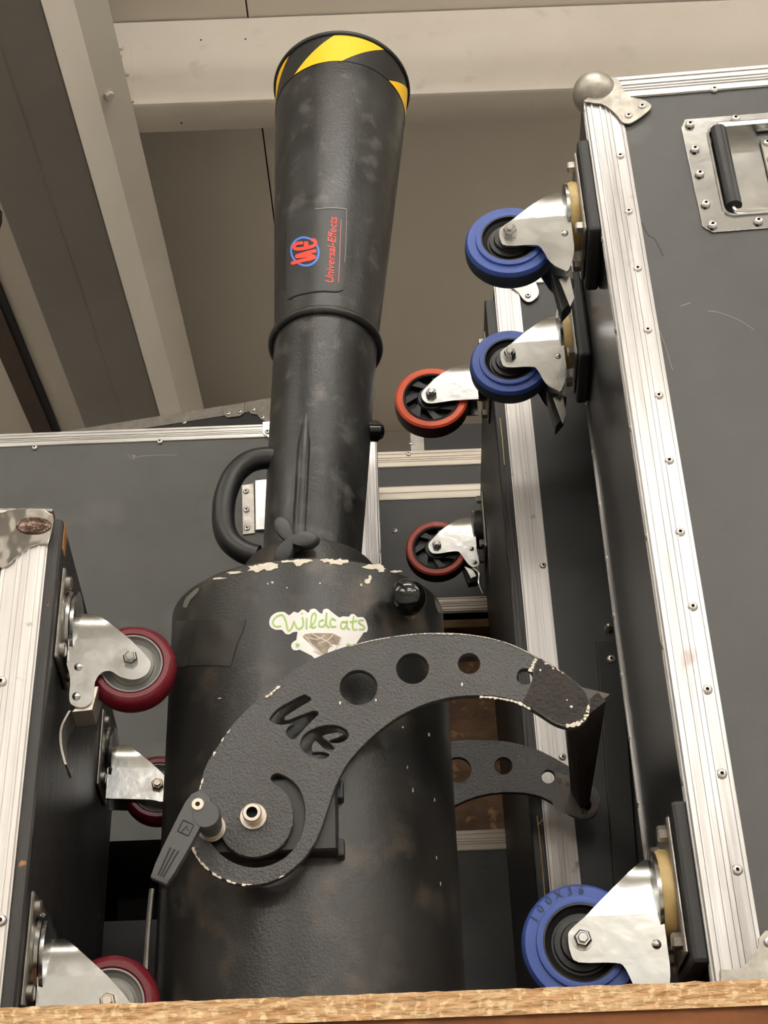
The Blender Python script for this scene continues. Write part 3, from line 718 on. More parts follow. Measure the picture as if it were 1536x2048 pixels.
# ------------------------------------------------------------------ big case at the back left, and the others behind
def back_cases():
    # big grey-black case behind the cannon
    Y0 = 1.95; X1 = -.0115; X0 = -1.0; Zt = 1.307
    j = empty('flight_case', (X0, Y0, SHELF + .001)); tag(j, 'low case on the deck under the large grey case, blackened for shade', 'flight case')
    bm = nb(); box(bm, (0, .004, 0), (X1 - X0, .33, .475 - SHELF)); finish('body', bm, 'hub_black', j)  # blackened to stand in for shade between left case and cannon
    Eb = .590; r = empty('flight_case', (X0, Y0, Eb)); tag(r, 'large dark grey flight case filling the back left behind the cannon', 'flight case')  # base raised so the dark gap beneath mimics shade
    pt = V((0, Y0, 0)); nF = V((0, -1, 0)); H = Zt - Eb; W_ = X1 - X0
    shade_gap = .4762 - Eb
    for x in (.06, .45, .85):
        bm = nb(); box(bm, (x, .06, shade_gap), (x + .09, .3, 0)); finish('runner', bm, 'hub_black', r)
    bm = nb(); box(bm, (0, 0, 0), (W_, .33, H)); finish('body', bm, 'laminate_grey_e' if 'laminate_grey_e' in MATS else 'laminate', r)
    trim('edge_profile', r, (0, 0, H), (W_, 0, H), (0, -1, 0), (0, 0, 1), .026, .03, m='alu_x')
    trim('edge_profile', r, (W_, 0, 0), (W_, 0, H), (0, -1, 0), (1, 0, 0), .03, .03, m='alu_z')
    px_plate('corner_plate', r, [(525, 845), (560, 842), (590, 842), (590, 905), (560, 885), (545, 882), (526, 868)], pt + nF * .0028, nF, .002, 'zinc', 0)
    for p in ((535, 864),): rivet_px(r, p, pt + nF * .0045, nF, RIVB)
    for p in ((70, 896), (320, 884), (-150, 908)): rivet_px(r, p, pt, nF, RIVB, .0015)
    for z in [.05 + .06 * i for i in range(12)]: rivet(r, (W_ + .0015, .012, z), (1, 0, 0))
    h = px_plate('hinge_leaf', r, [(484, 972), (508, 968), (510, 1068), (486, 1071)], pt, nF, .003, 'zinc_dull', 0)
    for p in ((492, 983), (493, 1020), (494, 1057)): rivet_px(h, p, pt + nF * .003, nF, RIVB)
    px_plate('hinge_cover', r, [(511, 965), (560, 960), (562, 1060), (512, 1064)], pt, nF, .007, 'zinc', 0)
    # scratch and small tear near its top edge
    bm = nb(); stroke2d(bm, [(495, 905), (508, 917), (540, 912), (600, 910), (645, 910)], 1.2); poly2d(bm, [(506, 911), (514, 909), (521, 912), (515, 916)])
    for v in bm.verts: v.co = onY(((v.co.x - 495) * .66 + 255, v.co.y), Y0 - .0003)
    finish('scratch', bm, 'grey_chip', r, True)
    # yawed case peeking over it
    A = onY((548, 797), 2.5); B = onZ((328, 832), A.z); yaw = atan2(A.y - B.y, A.x - B.x)
    L_ = 1.1
    f = empty('flight_case', (A.x, A.y, SHELF), yaw); tag(f, 'turned case whose dull top edge peeks above the grey case', 'flight case')
    H = A.z - SHELF; R3 = ROOT[f.name].to_3x3(); nF2 = R3 @ V((0, -1, 0)); 
    bm = nb(); box(bm, (-L_, 0, 0), (0.08, .25, H)); finish('body', bm, 'laminate_dark', f)
    trim('edge_profile', f, (-L_, 0, H), (.08, 0, H), (0, -1, 0), (0, 0, 1), .026, .02, m='alu_dull', ridges=False)
    for pxs, rv in (([(447, 814), (489, 806), (489, 826), (480, 833), (455, 836), (447, 830)], ((457, 827), (480, 823))), ([(496, 804), (545, 796), (550, 850), (522, 840), (516, 830), (502, 828), (496, 822)], ((507, 819), (525, 835)))):
        k = px_plate('corner_plate', f, pxs, A + nF2 * .002, nF2, .002, 'alu_dull', 0)
        for p in rv: rivet_px(k, p, A + nF2 * .004, nF2, RIVB)
    rivet_px(f, (369, 845), A + nF2 * .001, nF2, RIVB)
    # back middle: stack of case / wooden crate / case
    Y0 = 2.18; pt = V((0, Y0, 0)); Xa, Xb = -.008, .74
    g = empty('flight_case', (Xa, Y0, SHELF + .001)); tag(g, 'grey case with pale edge at the bottom of the back stack', 'flight case')
    Hg = .653 - SHELF
    bm = nb(); box(bm, (0, 0, 0), (Xb - Xa, .4, Hg)); finish('body', bm, 'laminate_grey', g)
    trim('edge_profile', g, (0, 0, Hg), (Xb - Xa, 0, Hg), (0, -1, 0), (0, 0, 1), .032, .03, m='alu_warm')
    Hc = .653 + .005
    c = empty('wooden_crate', (Xa, Y0 + .02, Hc)); tag(c, 'brown wooden crate stacked between the two back cases', 'crate')
    bm = nb(); box(bm, (Xa, Y0 + .02, Hc), (Xb, Y0 + .38, .962), .001, 1); finish('wall_board', bm, 'osb_dark', c, True)
    bm = nb(); box(bm, (Xa, Y0 + .03, .962), (Xb, Y0 + .37, 1.0205), .001, 1); finish('lid_shade', bm, 'maroon_shade', c, True)  # set-back band whose maroon colour stands in for shade under the lid
    bm = nb(); box(bm, (Xa, Y0 + .004, 1.0205), (Xb, Y0 + .39, 1.036), .001, 1); finish('lid_board', bm, 'osb_dark_l' if 'osb_dark_l' in MATS else 'bare_wood', c, True)
    Zd = 1.051
    d = empty('flight_case', (Xa, Y0, Zd)); tag(d, 'black case with two pale horizontal bands atop the back stack', 'flight case')
    Hd = 1.388 - Zd
    bm = nb(); box(bm, (0, 0, 0), (Xb - Xa, .4, Hd)); finish('body', bm, 'laminate_dark', d)
    for x in (.05, .35, .68):
        bm = nb(); box(bm, (x, .05, -.0113), (x + .04, .35, 0)); finish('runner', bm, 'hub_black', d)
    trim('edge_profile', d, (0, 0, Hd), (Xb - Xa, 0, Hd), (0, -1, 0), (0, 0, 1), .034, .03, m='alu_warm')
    trim('edge_profile', d, (0, 0, .0), (Xb - Xa, 0, .0), (0, -1, 0), (0, 0, -1), .026, .004, m='alu_warm')
    bm = nb(); z0 = 1.283 - Zd
    prism(bm, [V((0, y, z)) for y, z in ((0, z0), (-.0016, z0), (-.0024, z0 + .003), (-.0016, z0 + .013), (-.0008, z0 + .0145), (-.0016, z0 + .016), (-.0024, z0 + .026), (-.0016, z0 + .0285), (0, z0 + .0285))], (Xb - Xa, 0, 0)); finish('middle_band', bm, 'alu_warm', d)
    for p in ((817, 909),): rivet_px(d, p, pt, V((0, -1, 0)), RIVB, .0015)
    rivet_px(d, (790, 1062), pt, V((0, -1, 0)), RIVB)
    # dark case far behind with a grey metal corner
    Y1 = 2.62; a = onY((818, 850), Y1); top = onY((940, 826), Y1).z
    h = empty('flight_case', (a.x, Y1, SHELF)); tag(h, 'black case farthest back, grey metal corner under the orange wheel', 'flight case')
    bm = nb(); box(bm, (.002, .004, 0), (.6, .3, a.z - SHELF)); finish('body', bm, 'laminate_dark', h)
    bm = nb(); box(bm, (0, 0, a.z - SHELF - .10), (.034, .02, a.z - SHELF + .002), .002, 1); finish('metal_corner', bm, 'zinc_dull', h)
    rivet_px(h, (822, 887), V((0, Y1, 0)), V((0, -1, 0)), RIVB)
MATS['laminate_grey_e'] = mat('laminate_grey_e', (72, 72, 70), .55, 0, (82, 82, 79), 4, col3=(104, 103, 99), n3=(5., .6, .85), bump=(420, .06))
mat('osb_dark_l', (150, 118, 82), .7, 0, (112, 84, 56), 40, (.4, 1, 1))
back_cases()

# ------------------------------------------------------------------ the confetti cannon
YC = 1.30; XC = -.0645 * YC; RB = .1420; ZT = .6216
def cannon():
    r = empty('confetti_cannon', (XC, YC, SHELF))
    tag(r, 'black confetti cannon with tall barrel, yellow tape and curved yoke', 'confetti cannon')
    c0 = V((XC, YC, 0))
    bm = nb(); lathe(bm, [(0, SHELF + .0005), (RB - .003, SHELF + .0005), (RB, SHELF + .004), (RB, ZT - .002), (RB - .0015, ZT), (RB - .006, ZT), (RB - .007, ZT - .012), (.05, ZT - .012), (0, ZT - .012)], c0, (0, 0, 1), 128)
    body = finish('body', bm, 'cannon_paint', r, True, True, sharp=30)
    # --- barrel axis
    d = V((tan(radians(2.9)), tan(radians(7.0)), 1)).normalized(); B0 = V((XC, YC, .6263)); Lb = .908; tr = .391
    prof = [(-.01, .0517), (.057, .0528), (.19, .0576), (.375, .0630), (tr, .0638), (.408, .0642), (.57, .0754), (.807, .0906), (Lb, .0954)]
    def rad(t):
        for (a, ra), (b, rb) in zip(prof, prof[1:]):
            if t <= b: return ra + (rb - ra) * (t - a) / (b - a)
        return prof[-1][1]
    bm = nb(); pr = [(rad(t), t) for t in [-.01] + [.057 + (Lb - .057) * i / 40 for i in range(41)]]
    pr += [(rad(Lb) - .0012, Lb + .0015), (rad(Lb) - .005, Lb + .0015), (rad(Lb) - .006, Lb - .01), (.058, .43), (.046, .05), (0, .05)]
    lathe(bm, pr, B0, d, 96)
    barrel = finish('barrel', bm, 'barrel_plastic', r, True, True, sharp=40)
    def ring(name, t, R_, rr, m, par=barrel):
        bm = nb(); lathe(bm, [(R_ + rr * cos(a), t + rr * sin(a)) for a in [2 * pi * k / 14 for k in range(14)]], B0, d, 96, True); return finish(name, bm, m, par, True, True, sharp=80)
    ring('joint_ring', tr, .0648, .0059, 'barrel_plastic')
    ring('rim_ring', Lb - .004, rad(Lb) - .0002, .0042, 'black_plastic')
    bm = nb(); lathe(bm, [(.0528, -.006), (.0735, -.006), (.0735, .0475), (.0716, .0508), (.0528, .0517)], B0, d, 96, True); collar = finish('collar', bm, 'cannon_paint', r, True, True)
    # ray hit on the surfaces of revolution
    def hit(p, C0, ax, rf, off):
        dr = ray(p).normalized(); s = .9; prev = None
        while s < 2.6:
            q = dr * s - C0; t = q.dot(ax); f = (q - ax * t).length - rf(t)
            if f < 0:
                lo, hi = s - .02, s
                for _ in range(22):
                    m_ = (lo + hi) / 2; q = dr * m_ - C0; t = q.dot(ax)
                    if (q - ax * t).length - rf(t) < 0: hi = m_
                    else: lo = m_
                q = dr * hi - C0; t = q.dot(ax); n = (q - ax * t).normalized()
                return C0 + ax * t + n * (rf(t) + off)
            s += .02
        # grazing ray: closest approach, pushed onto the surface
        best = min(((dr * (1 + .01 * k)) for k in range(90)), key=lambda P: ((P - C0) - ax * (P - C0).dot(ax)).length)
        q = best - C0; t = q.dot(ax); n = (q - ax * t).normalized(); return C0 + ax * t + n * (rf(t) + off)
    hb = lambda p, off=.0005: hit(p, B0, d, rad, off)
    hc = lambda p, off=.0005: hit(p, V((XC, YC, 0)), V((0, 0, 1)), lambda t: RB, off)
    def wrap(name, bm, fn, off, m, par, zoom=None, smooth=False):
        for v in bm.verts:
            p = (v.co.x, v.co.y) if zoom is None else (zoom[0] + v.co.x / zoom[2], zoom[1] + v.co.y / zoom[2])
            v.co = fn(p, off)
        bmesh.ops.recalc_face_normals(bm, faces=bm.faces)
        o = finish(name, bm, m, par, True, smooth)
        return o
    # --- hazard tape around the muzzle: band of slanted yellow / black fields, each face its own colour
    a_, b_, d_ = basis(d)
    front = (V((0, -1, 0)) - d * V((0, -1, 0)).dot(d)).normalized(); side = d.cross(front)     # side: to the right as seen
    if side.x < 0: side = -side
    t0, t1 = Lb - .064, Lb - .007; NS = 288; NT = 12; bm = nb(); g = []
    for j in range(NT + 1):
        t = t0 + (t1 - t0) * j / NT; g.append([bm.verts.new(B0 + d * t + (front * cos(x) + side * sin(x)) * (rad(t) + .0006)) for x in [2 * pi * i / NS + HZ_SHIFT(j / NT) for i in range(NS)]])
    for j in range(NT):
        for i in range(NS):
            f = bm.faces.new((g[j][i], g[j][(i + 1) % NS], g[j + 1][(i + 1) % NS], g[j + 1][i]))
            deg = (i + .5) / NS * 360
            f.material_index = 0 if (deg - HZ_A) % 90 < 45 else 1
    finish('hazard_tape', bm, ['hazard_yellow', 'hazard_black'], r, True, True, sharp=60)
    # --- logo sticker on the barrel
    Z1 = (540, 400, 8.533)
    bm = nb(); poly2d(bm, [(300, 350), (420, 285), (560, 225), (700, 185), (860, 160), (1000, 145), (1150, 148), (1305, 165), (1300, 500), (1285, 900), (1270, 1300), (1240, 1540), (1150, 1570), (900, 1560), (650, 1590), (450, 1640), (320, 1700), (240, 1700), (250, 1300), (270, 800)], 60)
    st = wrap('logo_sticker', bm, hb, .0004, 'sticker_black', r, Z1, True); st['label'] = 'dark sticker with red lettering and logo'
    bm = nb(); stroke2d(bm, [(1305, 165), (1300, 500), (1285, 900), (1270, 1060)], 14, n=8); stroke2d(bm, [(780, 160), (900, 152), (1000, 143), (1150, 146), (1305, 165)], 20, n=6)
    wrap('peeling_edge', bm, hb, .0009, 'grey_chip', st, Z1)
    bm = nb(); stroke2d(bm, [(272, 560), (262, 900), (250, 1250), (248, 1540)], 13, n=8); stroke2d(bm, [(320, 1700), (430, 1640), (580, 1600), (700, 1578), (900, 1558), (1130, 1568), (1235, 1540)], 15, n=6)
    wrap('torn_edge', bm, hb, .0009, 'hole_dark', st, Z1)
    bm = nb(); stroke2d(bm, [(600 + 232 * cos(t) - 22 * sin(t), 885 + 236 * sin(t) + 40 * cos(t)) for t in [2 * pi * k / 24 for k in range(24)]], 34, True, 3); wrap('logo_ring', bm, hb, .0007, 'print_blue', st, Z1)
    bm = nb()
    for pts, wd in (([(392, 1085), (560, 1040), (690, 1012), (762, 985)], 62), ([(762, 985), (690, 955), (570, 965), (465, 975)], 62), ([(465, 965), (600, 920), (690, 895), (770, 880)], 58),
                    ([(545, 742), (460, 755), (405, 800), (450, 840), (560, 840), (690, 812), (775, 770), (770, 705), (725, 690)], 58), ([(610, 830), (608, 740)], 52), ([(645, 810), (640, 735)], 40)):
        stroke2d(bm, pts, wd)
    wrap('logo_letters', bm, hb, .0010, 'print_red', st, Z1)
    bm = text_bm('Universal-Effects', .3, .012); xs = [v.co.x for v in bm.verts]; ys = [v.co.y for v in bm.verts]; x0, x1 = min(xs), max(xs)
    bmesh.ops.triangulate(bm, faces=bm.faces)
    for v in bm.verts:
        s = (v.co.x - x0) / (x1 - x0); h = v.co.y / .72
        v.co = V((1076 + 66 * s - 140 * h, 1415 - 1128 * s + 4 * h, 0))
    wrap('lettering', bm, hb, .0008, 'print_red', st, Z1)
    bm = nb(); stroke2d(bm, [(1168, 1412), (1185, 1000), (1198, 650), (1212, 345)], 12, n=8); wrap('underline', bm, hb, .0008, 'print_pink', st, Z1)
    # --- seam ridge and the handle
    P = [hb((611 - .056 * (y - 825), y), -.0042) for y in range(825, 1082, 8)]
    bm = nb(); tube(bm, P, .0085, 14, scale=[min(1, .5 + .06 * i) for i in range(len(P))]); finish('seam_ridge', bm, 'barrel_plastic', barrel, True, True)
    hp = [(560, 918), (530, 916), (498, 924), (470, 948), (453, 985), (447, 1020), (449, 1058), (462, 1085), (487, 1104), (515, 1113)]
    bm = nb(); tube(bm, catmull([onY(p, YC + .005) for p in hp], 6), .0128, 18); finish('handle', bm, 'black_plastic', r, True, True)
    # --- star knob on the collar
    kc = hit((588, 1088), B0, d, lambda t: .0735, .0); ax = V((-.10, -.95, -.28)).normalized(); up = (V((0, 0, 1)) - ax * ax.z).normalized(); rt = up.cross(ax); rt = -rt if rt.x < 0 else rt
    def lobe(n, h, sc):
        return [kc + ax * h + (rt * cos(t) + up * sin(t)) * sc * (.0178 + .0112 * cos(3 * (t - radians(-2)))) for t in [2 * pi * k / n for k in range(n)]]
    bm = nb(); L = [[bm.verts.new(p) for p in lobe(60, h, s)] for h, s in ((.004, .78), (.006, .93), (.011, 1), (.017, .98), (.021, .9), (.0225, .78), (.0228, .4))]
    for A, B in zip(L, L[1:]):
        for i in range(60): bm.faces.new((A[i], A[(i + 1) % 60], B[(i + 1) % 60], B[i]))
    bm.faces.new(L[-1]); bm.faces.new(L[0][::-1])
    cyl(bm, kc - ax * .006, kc + ax * .008, .011, seg=20); finish('star_knob', bm, 'lever_plastic', r, True, True, sharp=50)
    # --- ball knob at the top right of the body
    bc = onY((815, 1195), 1.169); bm = nb(); rr = .0182
    lathe(bm, [(0, -rr)] + [(rr * sin(a), -rr * cos(a)) for a in [pi * k / 20 for k in range(1, 20)]] + [(0, rr)], bc, (0, -1, 0), 40); bk = finish('ball_knob', bm, 'black_gloss', r, True, True, sharp=180)
    bm = nb(); cyl(bm, bc + V((0, .014, 0)), bc + V((0, .05, 0)), .007); finish('stem', bm, 'bolt_steel', bk, True, True)
    # knob seen edge-on behind the right side of the barrel
    kc2 = onY((744, 862), 1.33); bm = nb(); lathe(bm, [(0, -.012), (.006, -.012), (.0125, -.008), (.013, .006), (.009, .012), (0, .013)], kc2, (.5, .2, .1), 20); finish('side_knob', bm, 'black_gloss', r, True, True)
    # --- stickers and tape on the body
    bm = nb(); poly2d(bm, [(352, 1243), (390, 1240), (440, 1239), (492, 1241), (486, 1262), (474, 1290), (462, 1333), (420, 1331), (380, 1332), (350, 1336)], 12); wrap('tape_patch', bm, hc, .0006, 'tape_gloss', r, None, True)
    Z2 = (520, 1200, 5.908)
    ol = [(110, 270), (130, 200), (200, 150), (290, 145), (345, 185), (400, 140), (450, 155), (500, 115), (545, 135), (575, 165), (590, 120), (650, 105), (700, 150), (735, 165), (745, 120), (790, 105), (830, 130), (835, 175), (900, 185), (935, 210), (980, 195), (1050, 200), (1065, 175), (1110, 168), (1150, 205), (1210, 205), (1250, 250), (1272, 340), (1250, 385), (1195, 380), (1140, 400), (1090, 385), (955, 385), (1000, 460), (1060, 480), (1110, 530), (1110, 560), (1040, 600), (960, 580), (935, 620), (850, 680), (725, 730), (700, 690), (640, 690), (590, 630), (560, 590), (505, 565), (470, 590), (400, 597), (370, 555), (380, 510), (430, 475), (470, 470), (480, 390), (400, 380), (350, 408), (300, 400), (260, 355), (190, 355), (130, 325)]
    ol = [(p.x, p.y) for p in catmull([(x, y, 0) for x, y in ol], 2, True)]
    bm = nb(); poly2d(bm, ol, 40); ws = wrap('sticker', bm, hc, .0005, 'sticker_white', r, Z2, True); ws['label'] = 'white die-cut sticker with green script and diamond'
    bm = nb()
    for s in ([(245, 315), (185, 315), (155, 272), (190, 205), (265, 180), (305, 250), (335, 365), (375, 330), (402, 258)], [(402, 258), (425, 310), (455, 345), (500, 320), (512, 265), (500, 215)], [(553, 225), (550, 285), (552, 345)], [(590, 322), (640, 270), (662, 195), (638, 158), (608, 210), (604, 295), (622, 332), (655, 322)],
              [(748, 240), (705, 255), (698, 305), (738, 318), (772, 275), (786, 160)], [(786, 160), (782, 290), (815, 330)], [(888, 245), (852, 222), (826, 270), (842, 316), (892, 320)], [(1012, 268), (968, 262), (952, 318), (985, 345), (1020, 300), (1027, 252)], [(1027, 252), (1026, 325), (1052, 350)], [(1103, 205), (1090, 315), (1112, 356), (1138, 350)], [(1064, 262), (1138, 250)], [(1216, 242), (1172, 246), (1166, 276), (1220, 310), (1226, 346), (1176, 352)]):
        stroke2d(bm, s, 19)
    poly2d(bm, blob(498, 165, 12, 12, 10, .1))
    wrap('lettering', bm, hc, .0009, 'print_green', ws, Z2)
    for cx, cy in ((443, 537), (1040, 537)):
        bm = nb(); poly2d(bm, [(cx + (34 if k % 2 == 0 else 15) * sin(pi * k / 5), cy - (34 if k % 2 == 0 else 15) * cos(pi * k / 5)) for k in range(10)]); wrap('star', bm, hc, .0009, 'print_green', ws, Z2)
    bm = nb(); poly2d(bm, [(508, 440), (520, 412), (600, 398), (760, 395), (860, 400), (962, 450), (930, 540), (860, 520), (800, 590), (800, 650), (760, 660), (700, 600), (640, 540), (570, 500)], 30); dm = wrap('diamond', bm, hc, .0009, 'print_tan', ws, Z2)
    bm = nb()
    for s in ([(520, 420), (640, 560), (780, 690)], [(955, 455), (890, 590), (780, 690)], [(610, 400), (700, 450), (800, 500), (860, 560)], [(870, 405), (800, 480), (690, 520)], [(640, 610), (720, 640)], [(560, 450), (680, 470), (760, 420)]): stroke2d(bm, s, 12)
    wrap('diamond_lines', bm, hc, .0012, 'print_pale', ws, Z2)
    # --- chips of bare cream paint on the body rim and flecks below
    rs = random.Random(3)
    def chip_set(polys, fn, m, par, name):
        """every chip a part of its own; specks under a few pixels joined"""
        small = nb(); ns = 0
        for P in polys:
            xs = [p[0] for p in P]; ys = [p[1] for p in P]
            if max(max(xs) - min(xs), max(ys) - min(ys)) < 9: poly2d(small, P, 10); ns += 1; continue
            bm = nb(); poly2d(bm, P, 10)
            for v in bm.verts: v.co = fn((v.co.x, v.co.y))
            finish(name, bm, m, par, True)
        for v in small.verts: v.co = fn((v.co.x, v.co.y))
        if ns: finish('paint_specks', small, m, par, True)['kind'] = 'stuff'
        else: small.free()
    arc = lambda x: 1117.5 + 128 * (1 - sqrt(max(0, 1 - ((x - 617) / 272) ** 2))) - (x - 617) * .036
    L = [blob(x, arc(x) + ry + .5, rx, ry, 16, .4, -.06, rs) for x, rx, ry in ((512, 15, 6.5), (534, 19, 7), (604, 20, 3.6), (597, 8, 6), (655, 14, 3.6), (672, 19, 5.5), (745, 17, 5), (762, 9, 6), (790, 11, 2.4), (575, 14, 2.2), (440, 12, 2), (470, 14, 2.4))]
    L += [blob(*q, 12, .4, -.06, rs) for q in ((733, 1163, 6, 5), (739, 1155, 3, 5), (722, 1170, 2, 3), (545, 1165, 2.5, 2), (536, 1168, 1.5, 2), (574, 1176, 1.5, 1.5), (640, 1167, 1.5, 1.5), (440, 1397, 4, 1), (857, 1470, 1.6, 4), (814, 1535, 1.2, 4), (825, 1580, 1.5, 4), (868, 1600, 1.2, 4), (872, 1716, 1.2, 4), (880, 1768, 1.2, 4), (805, 1455, 2, 2))]
    chip_set(L, lambda p: hc(p, .0006), 'cream_chip', r, 'bare_paint')
    chip_set([[(366, 1214), (372, 1196), (392, 1178), (400, 1176), (396, 1186), (382, 1200), (374, 1216)], [(868, 1196), (882, 1214), (884, 1226), (876, 1226), (870, 1212)], [(348, 1316), (356, 1318), (352, 1332), (347, 1332)]], lambda p: hc(p, .0006), 'grey_chip', r, 'worn_paint')
    # --- yoke: two cut-out plates joined by a crossbar
    YP = YC - RB - .028; TP = .0075
    outl = [(398, 1575), (412, 1530), (440, 1485), (470, 1443), (520, 1395), (570, 1352), (630, 1316), (700, 1290), (780, 1272), (860, 1265), (940, 1268), (1010, 1283), (1060, 1305), (1110, 1333), (1150, 1362), (1172, 1385), (1181, 1405), (1178, 1430), (1165, 1447), (1140, 1455), (1110, 1447), (1075, 1425), (1040, 1405), (1000, 1394), (950, 1391), (900, 1395), (850, 1408), (800, 1432), (760, 1460), (720, 1497), (690, 1535), (670, 1575), (658, 1610), (645, 1650), (630, 1685), (605, 1720), (570, 1750), (530, 1767), (490, 1770), (450, 1760), (415, 1738), (391, 1705), (382, 1670), (383, 1640), (389, 1605)]
    def pl(p): q = onY(p, YP); return (q.x, q.z)
    def smooth2(pts, n=4): return [(p.x, p.y) for p in catmull([(x, y, 0) for x, y in pts], n, True)]
    def loops(front=True):
        ls = [[pl(p) for p in smooth2(outl)]]
        for cx, cy, rx, ry in ((717, 1375, 37.5, 35), (825, 1337, 32.5, 30.5), (938, 1327, 22, 20.5), (1050, 1353, 16.5, 16)):
            ls.append([pl((cx + rx * cos(t), cy + ry * sin(t))) for t in [2 * pi * k / 32 for k in range(32)]])
        if front:
            zz = lambda L: [(500 + x / 6.4, 1360 + y / 6.4) for x, y in L]
            U_ = [(245, 505), (330, 390), (430, 322), (560, 250), (690, 185), (740, 208), (785, 250), (650, 335), (520, 415), (460, 455), (435, 485), (460, 520), (540, 495), (680, 440), (820, 393), (878, 430), (790, 520), (700, 615), (620, 705), (560, 760), (510, 750), (475, 710), (463, 660), (490, 600), (555, 560), (470, 560), (400, 572), (310, 550)]
            E_ = [(1010, 775), (1120, 740), (1195, 695), (1130, 670), (1040, 680), (920, 715), (1000, 790), (1085, 875), (1030, 895), (950, 880), (870, 800), (840, 780), (800, 810), (785, 880), (800, 925), (880, 920), (960, 930), (1015, 955), (980, 995), (910, 1010), (800, 985), (700, 930), (650, 860), (650, 780), (690, 700), (780, 640), (890, 595), (1000, 577), (1120, 585), (1210, 625), (1262, 690), (1245, 750), (1170, 795), (1060, 805)]
            for q in (U_, E_): ls.append([pl(p) for p in smooth2(zz(q), 2)])
            o_ = [(541, 1556), (548, 1548), (560, 1548), (580, 1558), (598, 1577), (608, 1604), (610, 1635), (604, 1665), (590, 1694), (568, 1716), (540, 1730), (508, 1735), (476, 1729), (448, 1714), (426, 1692), (412, 1668), (418, 1655), (432, 1655), (440, 1668), (452, 1688), (470, 1704), (498, 1714), (528, 1711), (556, 1698), (574, 1678), (585, 1650), (586, 1622), (578, 1597), (562, 1577), (548, 1568)]
            ls.append([pl(p) for p in smooth2(o_, 3)])
        return ls
    TM = Matrix(((1, 0, 0, 0), (0, 0, -1, 0), (0, 1, 0, 0), (0, 0, 0, 1)))
    bm = filled(loops(), TP, .0006); bm.transform(Matrix.Translation((0, YP, 0)) @ TM)
    yp = finish('yoke_plate', bm, 'hammered', r, True); yp['label'] = 'front yoke plate with cut-out letters and holes'
    dx = V((.0521, .3405, .0224))
    bm = filled(loops(False), TP, .0006); bm.transform(Matrix.Translation(V((0, YP, 0)) + dx) @ TM)
    yr = finish('yoke_plate', bm, 'hammered', r, True)
    # bare, taped ends
    e_ = [(1075, 1313), (1100, 1328), (1148, 1362), (1170, 1385), (1178, 1405), (1175, 1430), (1163, 1444), (1140, 1452), (1112, 1444), (1078, 1424), (1045, 1405), (1062, 1370), (1068, 1345)]
    bm = nb(); poly2d(bm, e_, 30)
    for v in bm.verts: v.co = onY((v.co.x, v.co.y), YP - .0004)
    finish('end_tape', bm, 'yoke_tape', yp, True)
    # cream chips along the plate edge
    rs = random.Random(11); CH = []
    def chips(path, wmin, wmax, skip=.3, step=9):
        P_ = catmull([(x, y, 0) for x, y in path], 10); acc = 0
        for a, b in zip(P_, P_[1:]):
            acc += (b - a).length
            if acc < step: continue
            acc = 0
            if rs.random() < skip: continue
            dd = (b - a).normalized(); w_ = rs.uniform(wmin, wmax)
            CH.append(blob(a.x, a.y, step * .75, w_, 10, .4, atan2(dd.y, dd.x), rs))
    chips([(530, 1396), (545, 1384), (556, 1375)], 1.5, 3, .0, 7)
    chips([(425, 1512), (450, 1472), (462, 1458)], 1, 2.2, .4, 7)
    chips([(399, 1580), (410, 1545)], 1, 2.5, .2)
    chips([(385, 1692), (395, 1716), (418, 1740), (448, 1759), (480, 1768), (500, 1769)], 1.4, 3, .25, 8)
    chips([(545, 1763), (590, 1738)], .8, 1.6, .5)
    chips([(1130, 1452), (1158, 1446), (1172, 1432), (1177, 1412)], 2.5, 4.5, .0, 7)
    chips([(958, 1393), (1000, 1397), (1035, 1405), (1060, 1418)], 1.5, 3, .15, 7)
    chips([(1072, 1316), (1066, 1330), (1060, 1341)], 2.5, 4, 0, 5)
    chips([(860, 1267), (905, 1268)], .8, 1.6, .3); chips([(700, 1292), (760, 1278), (850, 1267), (940, 1270), (1010, 1285), (1070, 1312), (1130, 1348)], .5, 1.0, .1, 6)
    for x, y, rx, ry in ((1092, 1327, 5, 2), (1106, 1337, 2, 2), (1125, 1346, 2, 2), (1134, 1400, 2, 2), (1143, 1413, 3, 3), (924, 1368, 2, 4), (1081, 1340, 2, 2), (680, 1405, 2, 3), (752, 1400, 2, 3)): CH.append(blob(x, y, rx, ry, 9, .4, 0, rs))
    chip_set(CH, lambda p: onY(p, YP - .0007), 'cream_chip', yp, 'bare_paint')
    # rubbed end of the rear plate
    bm = nb(); poly2d(bm, [(1112, 1545), (1138, 1552), (1142, 1572), (1138, 1580), (1158, 1610), (1178, 1622), (1190, 1600), (1199, 1594), (1201, 1602), (1191, 1622), (1172, 1633), (1145, 1631), (1112, 1622), (1104, 1604), (1112, 1590)], 30)
    for v in bm.verts: v.co = onY((v.co.x, v.co.y), YP + dx.y - .0006)
    finish('rubbed_end', bm, 'yoke_bare', yr, True)
    # crossbar: flat bar between the plate ends
    Yr = YP + dx.y
    F_ = [onY(p, YP + TP) for p in ((1132, 1440), (1152, 1448), (1212, 1402), (1196, 1384))]
    G_ = [onY(p, Yr) for p in ((1141, 1582), (1160, 1616), (1178, 1612), (1172, 1572))]
    bm = nb(); A = [bm.verts.new(p) for p in F_]; B = [bm.verts.new(p) for p in G_]
    bm.faces.new(A); bm.faces.new(B[::-1])
    for i in range(4): bm.faces.new((A[i], B[i], B[(i + 1) % 4], A[(i + 1) % 4]))
    finish('crossbar', bm, 'yoke_tape', r, True)
    bm = nb(); q = YP + TP + .001
    prism(bm, [onY(p, q + .012) for p in ((1150, 1370), (1222, 1388), (1196, 1408), (1160, 1412))], (0, .004, 0), .0006); finish('crossbar_end', bm, 'yoke_bare', r, True)
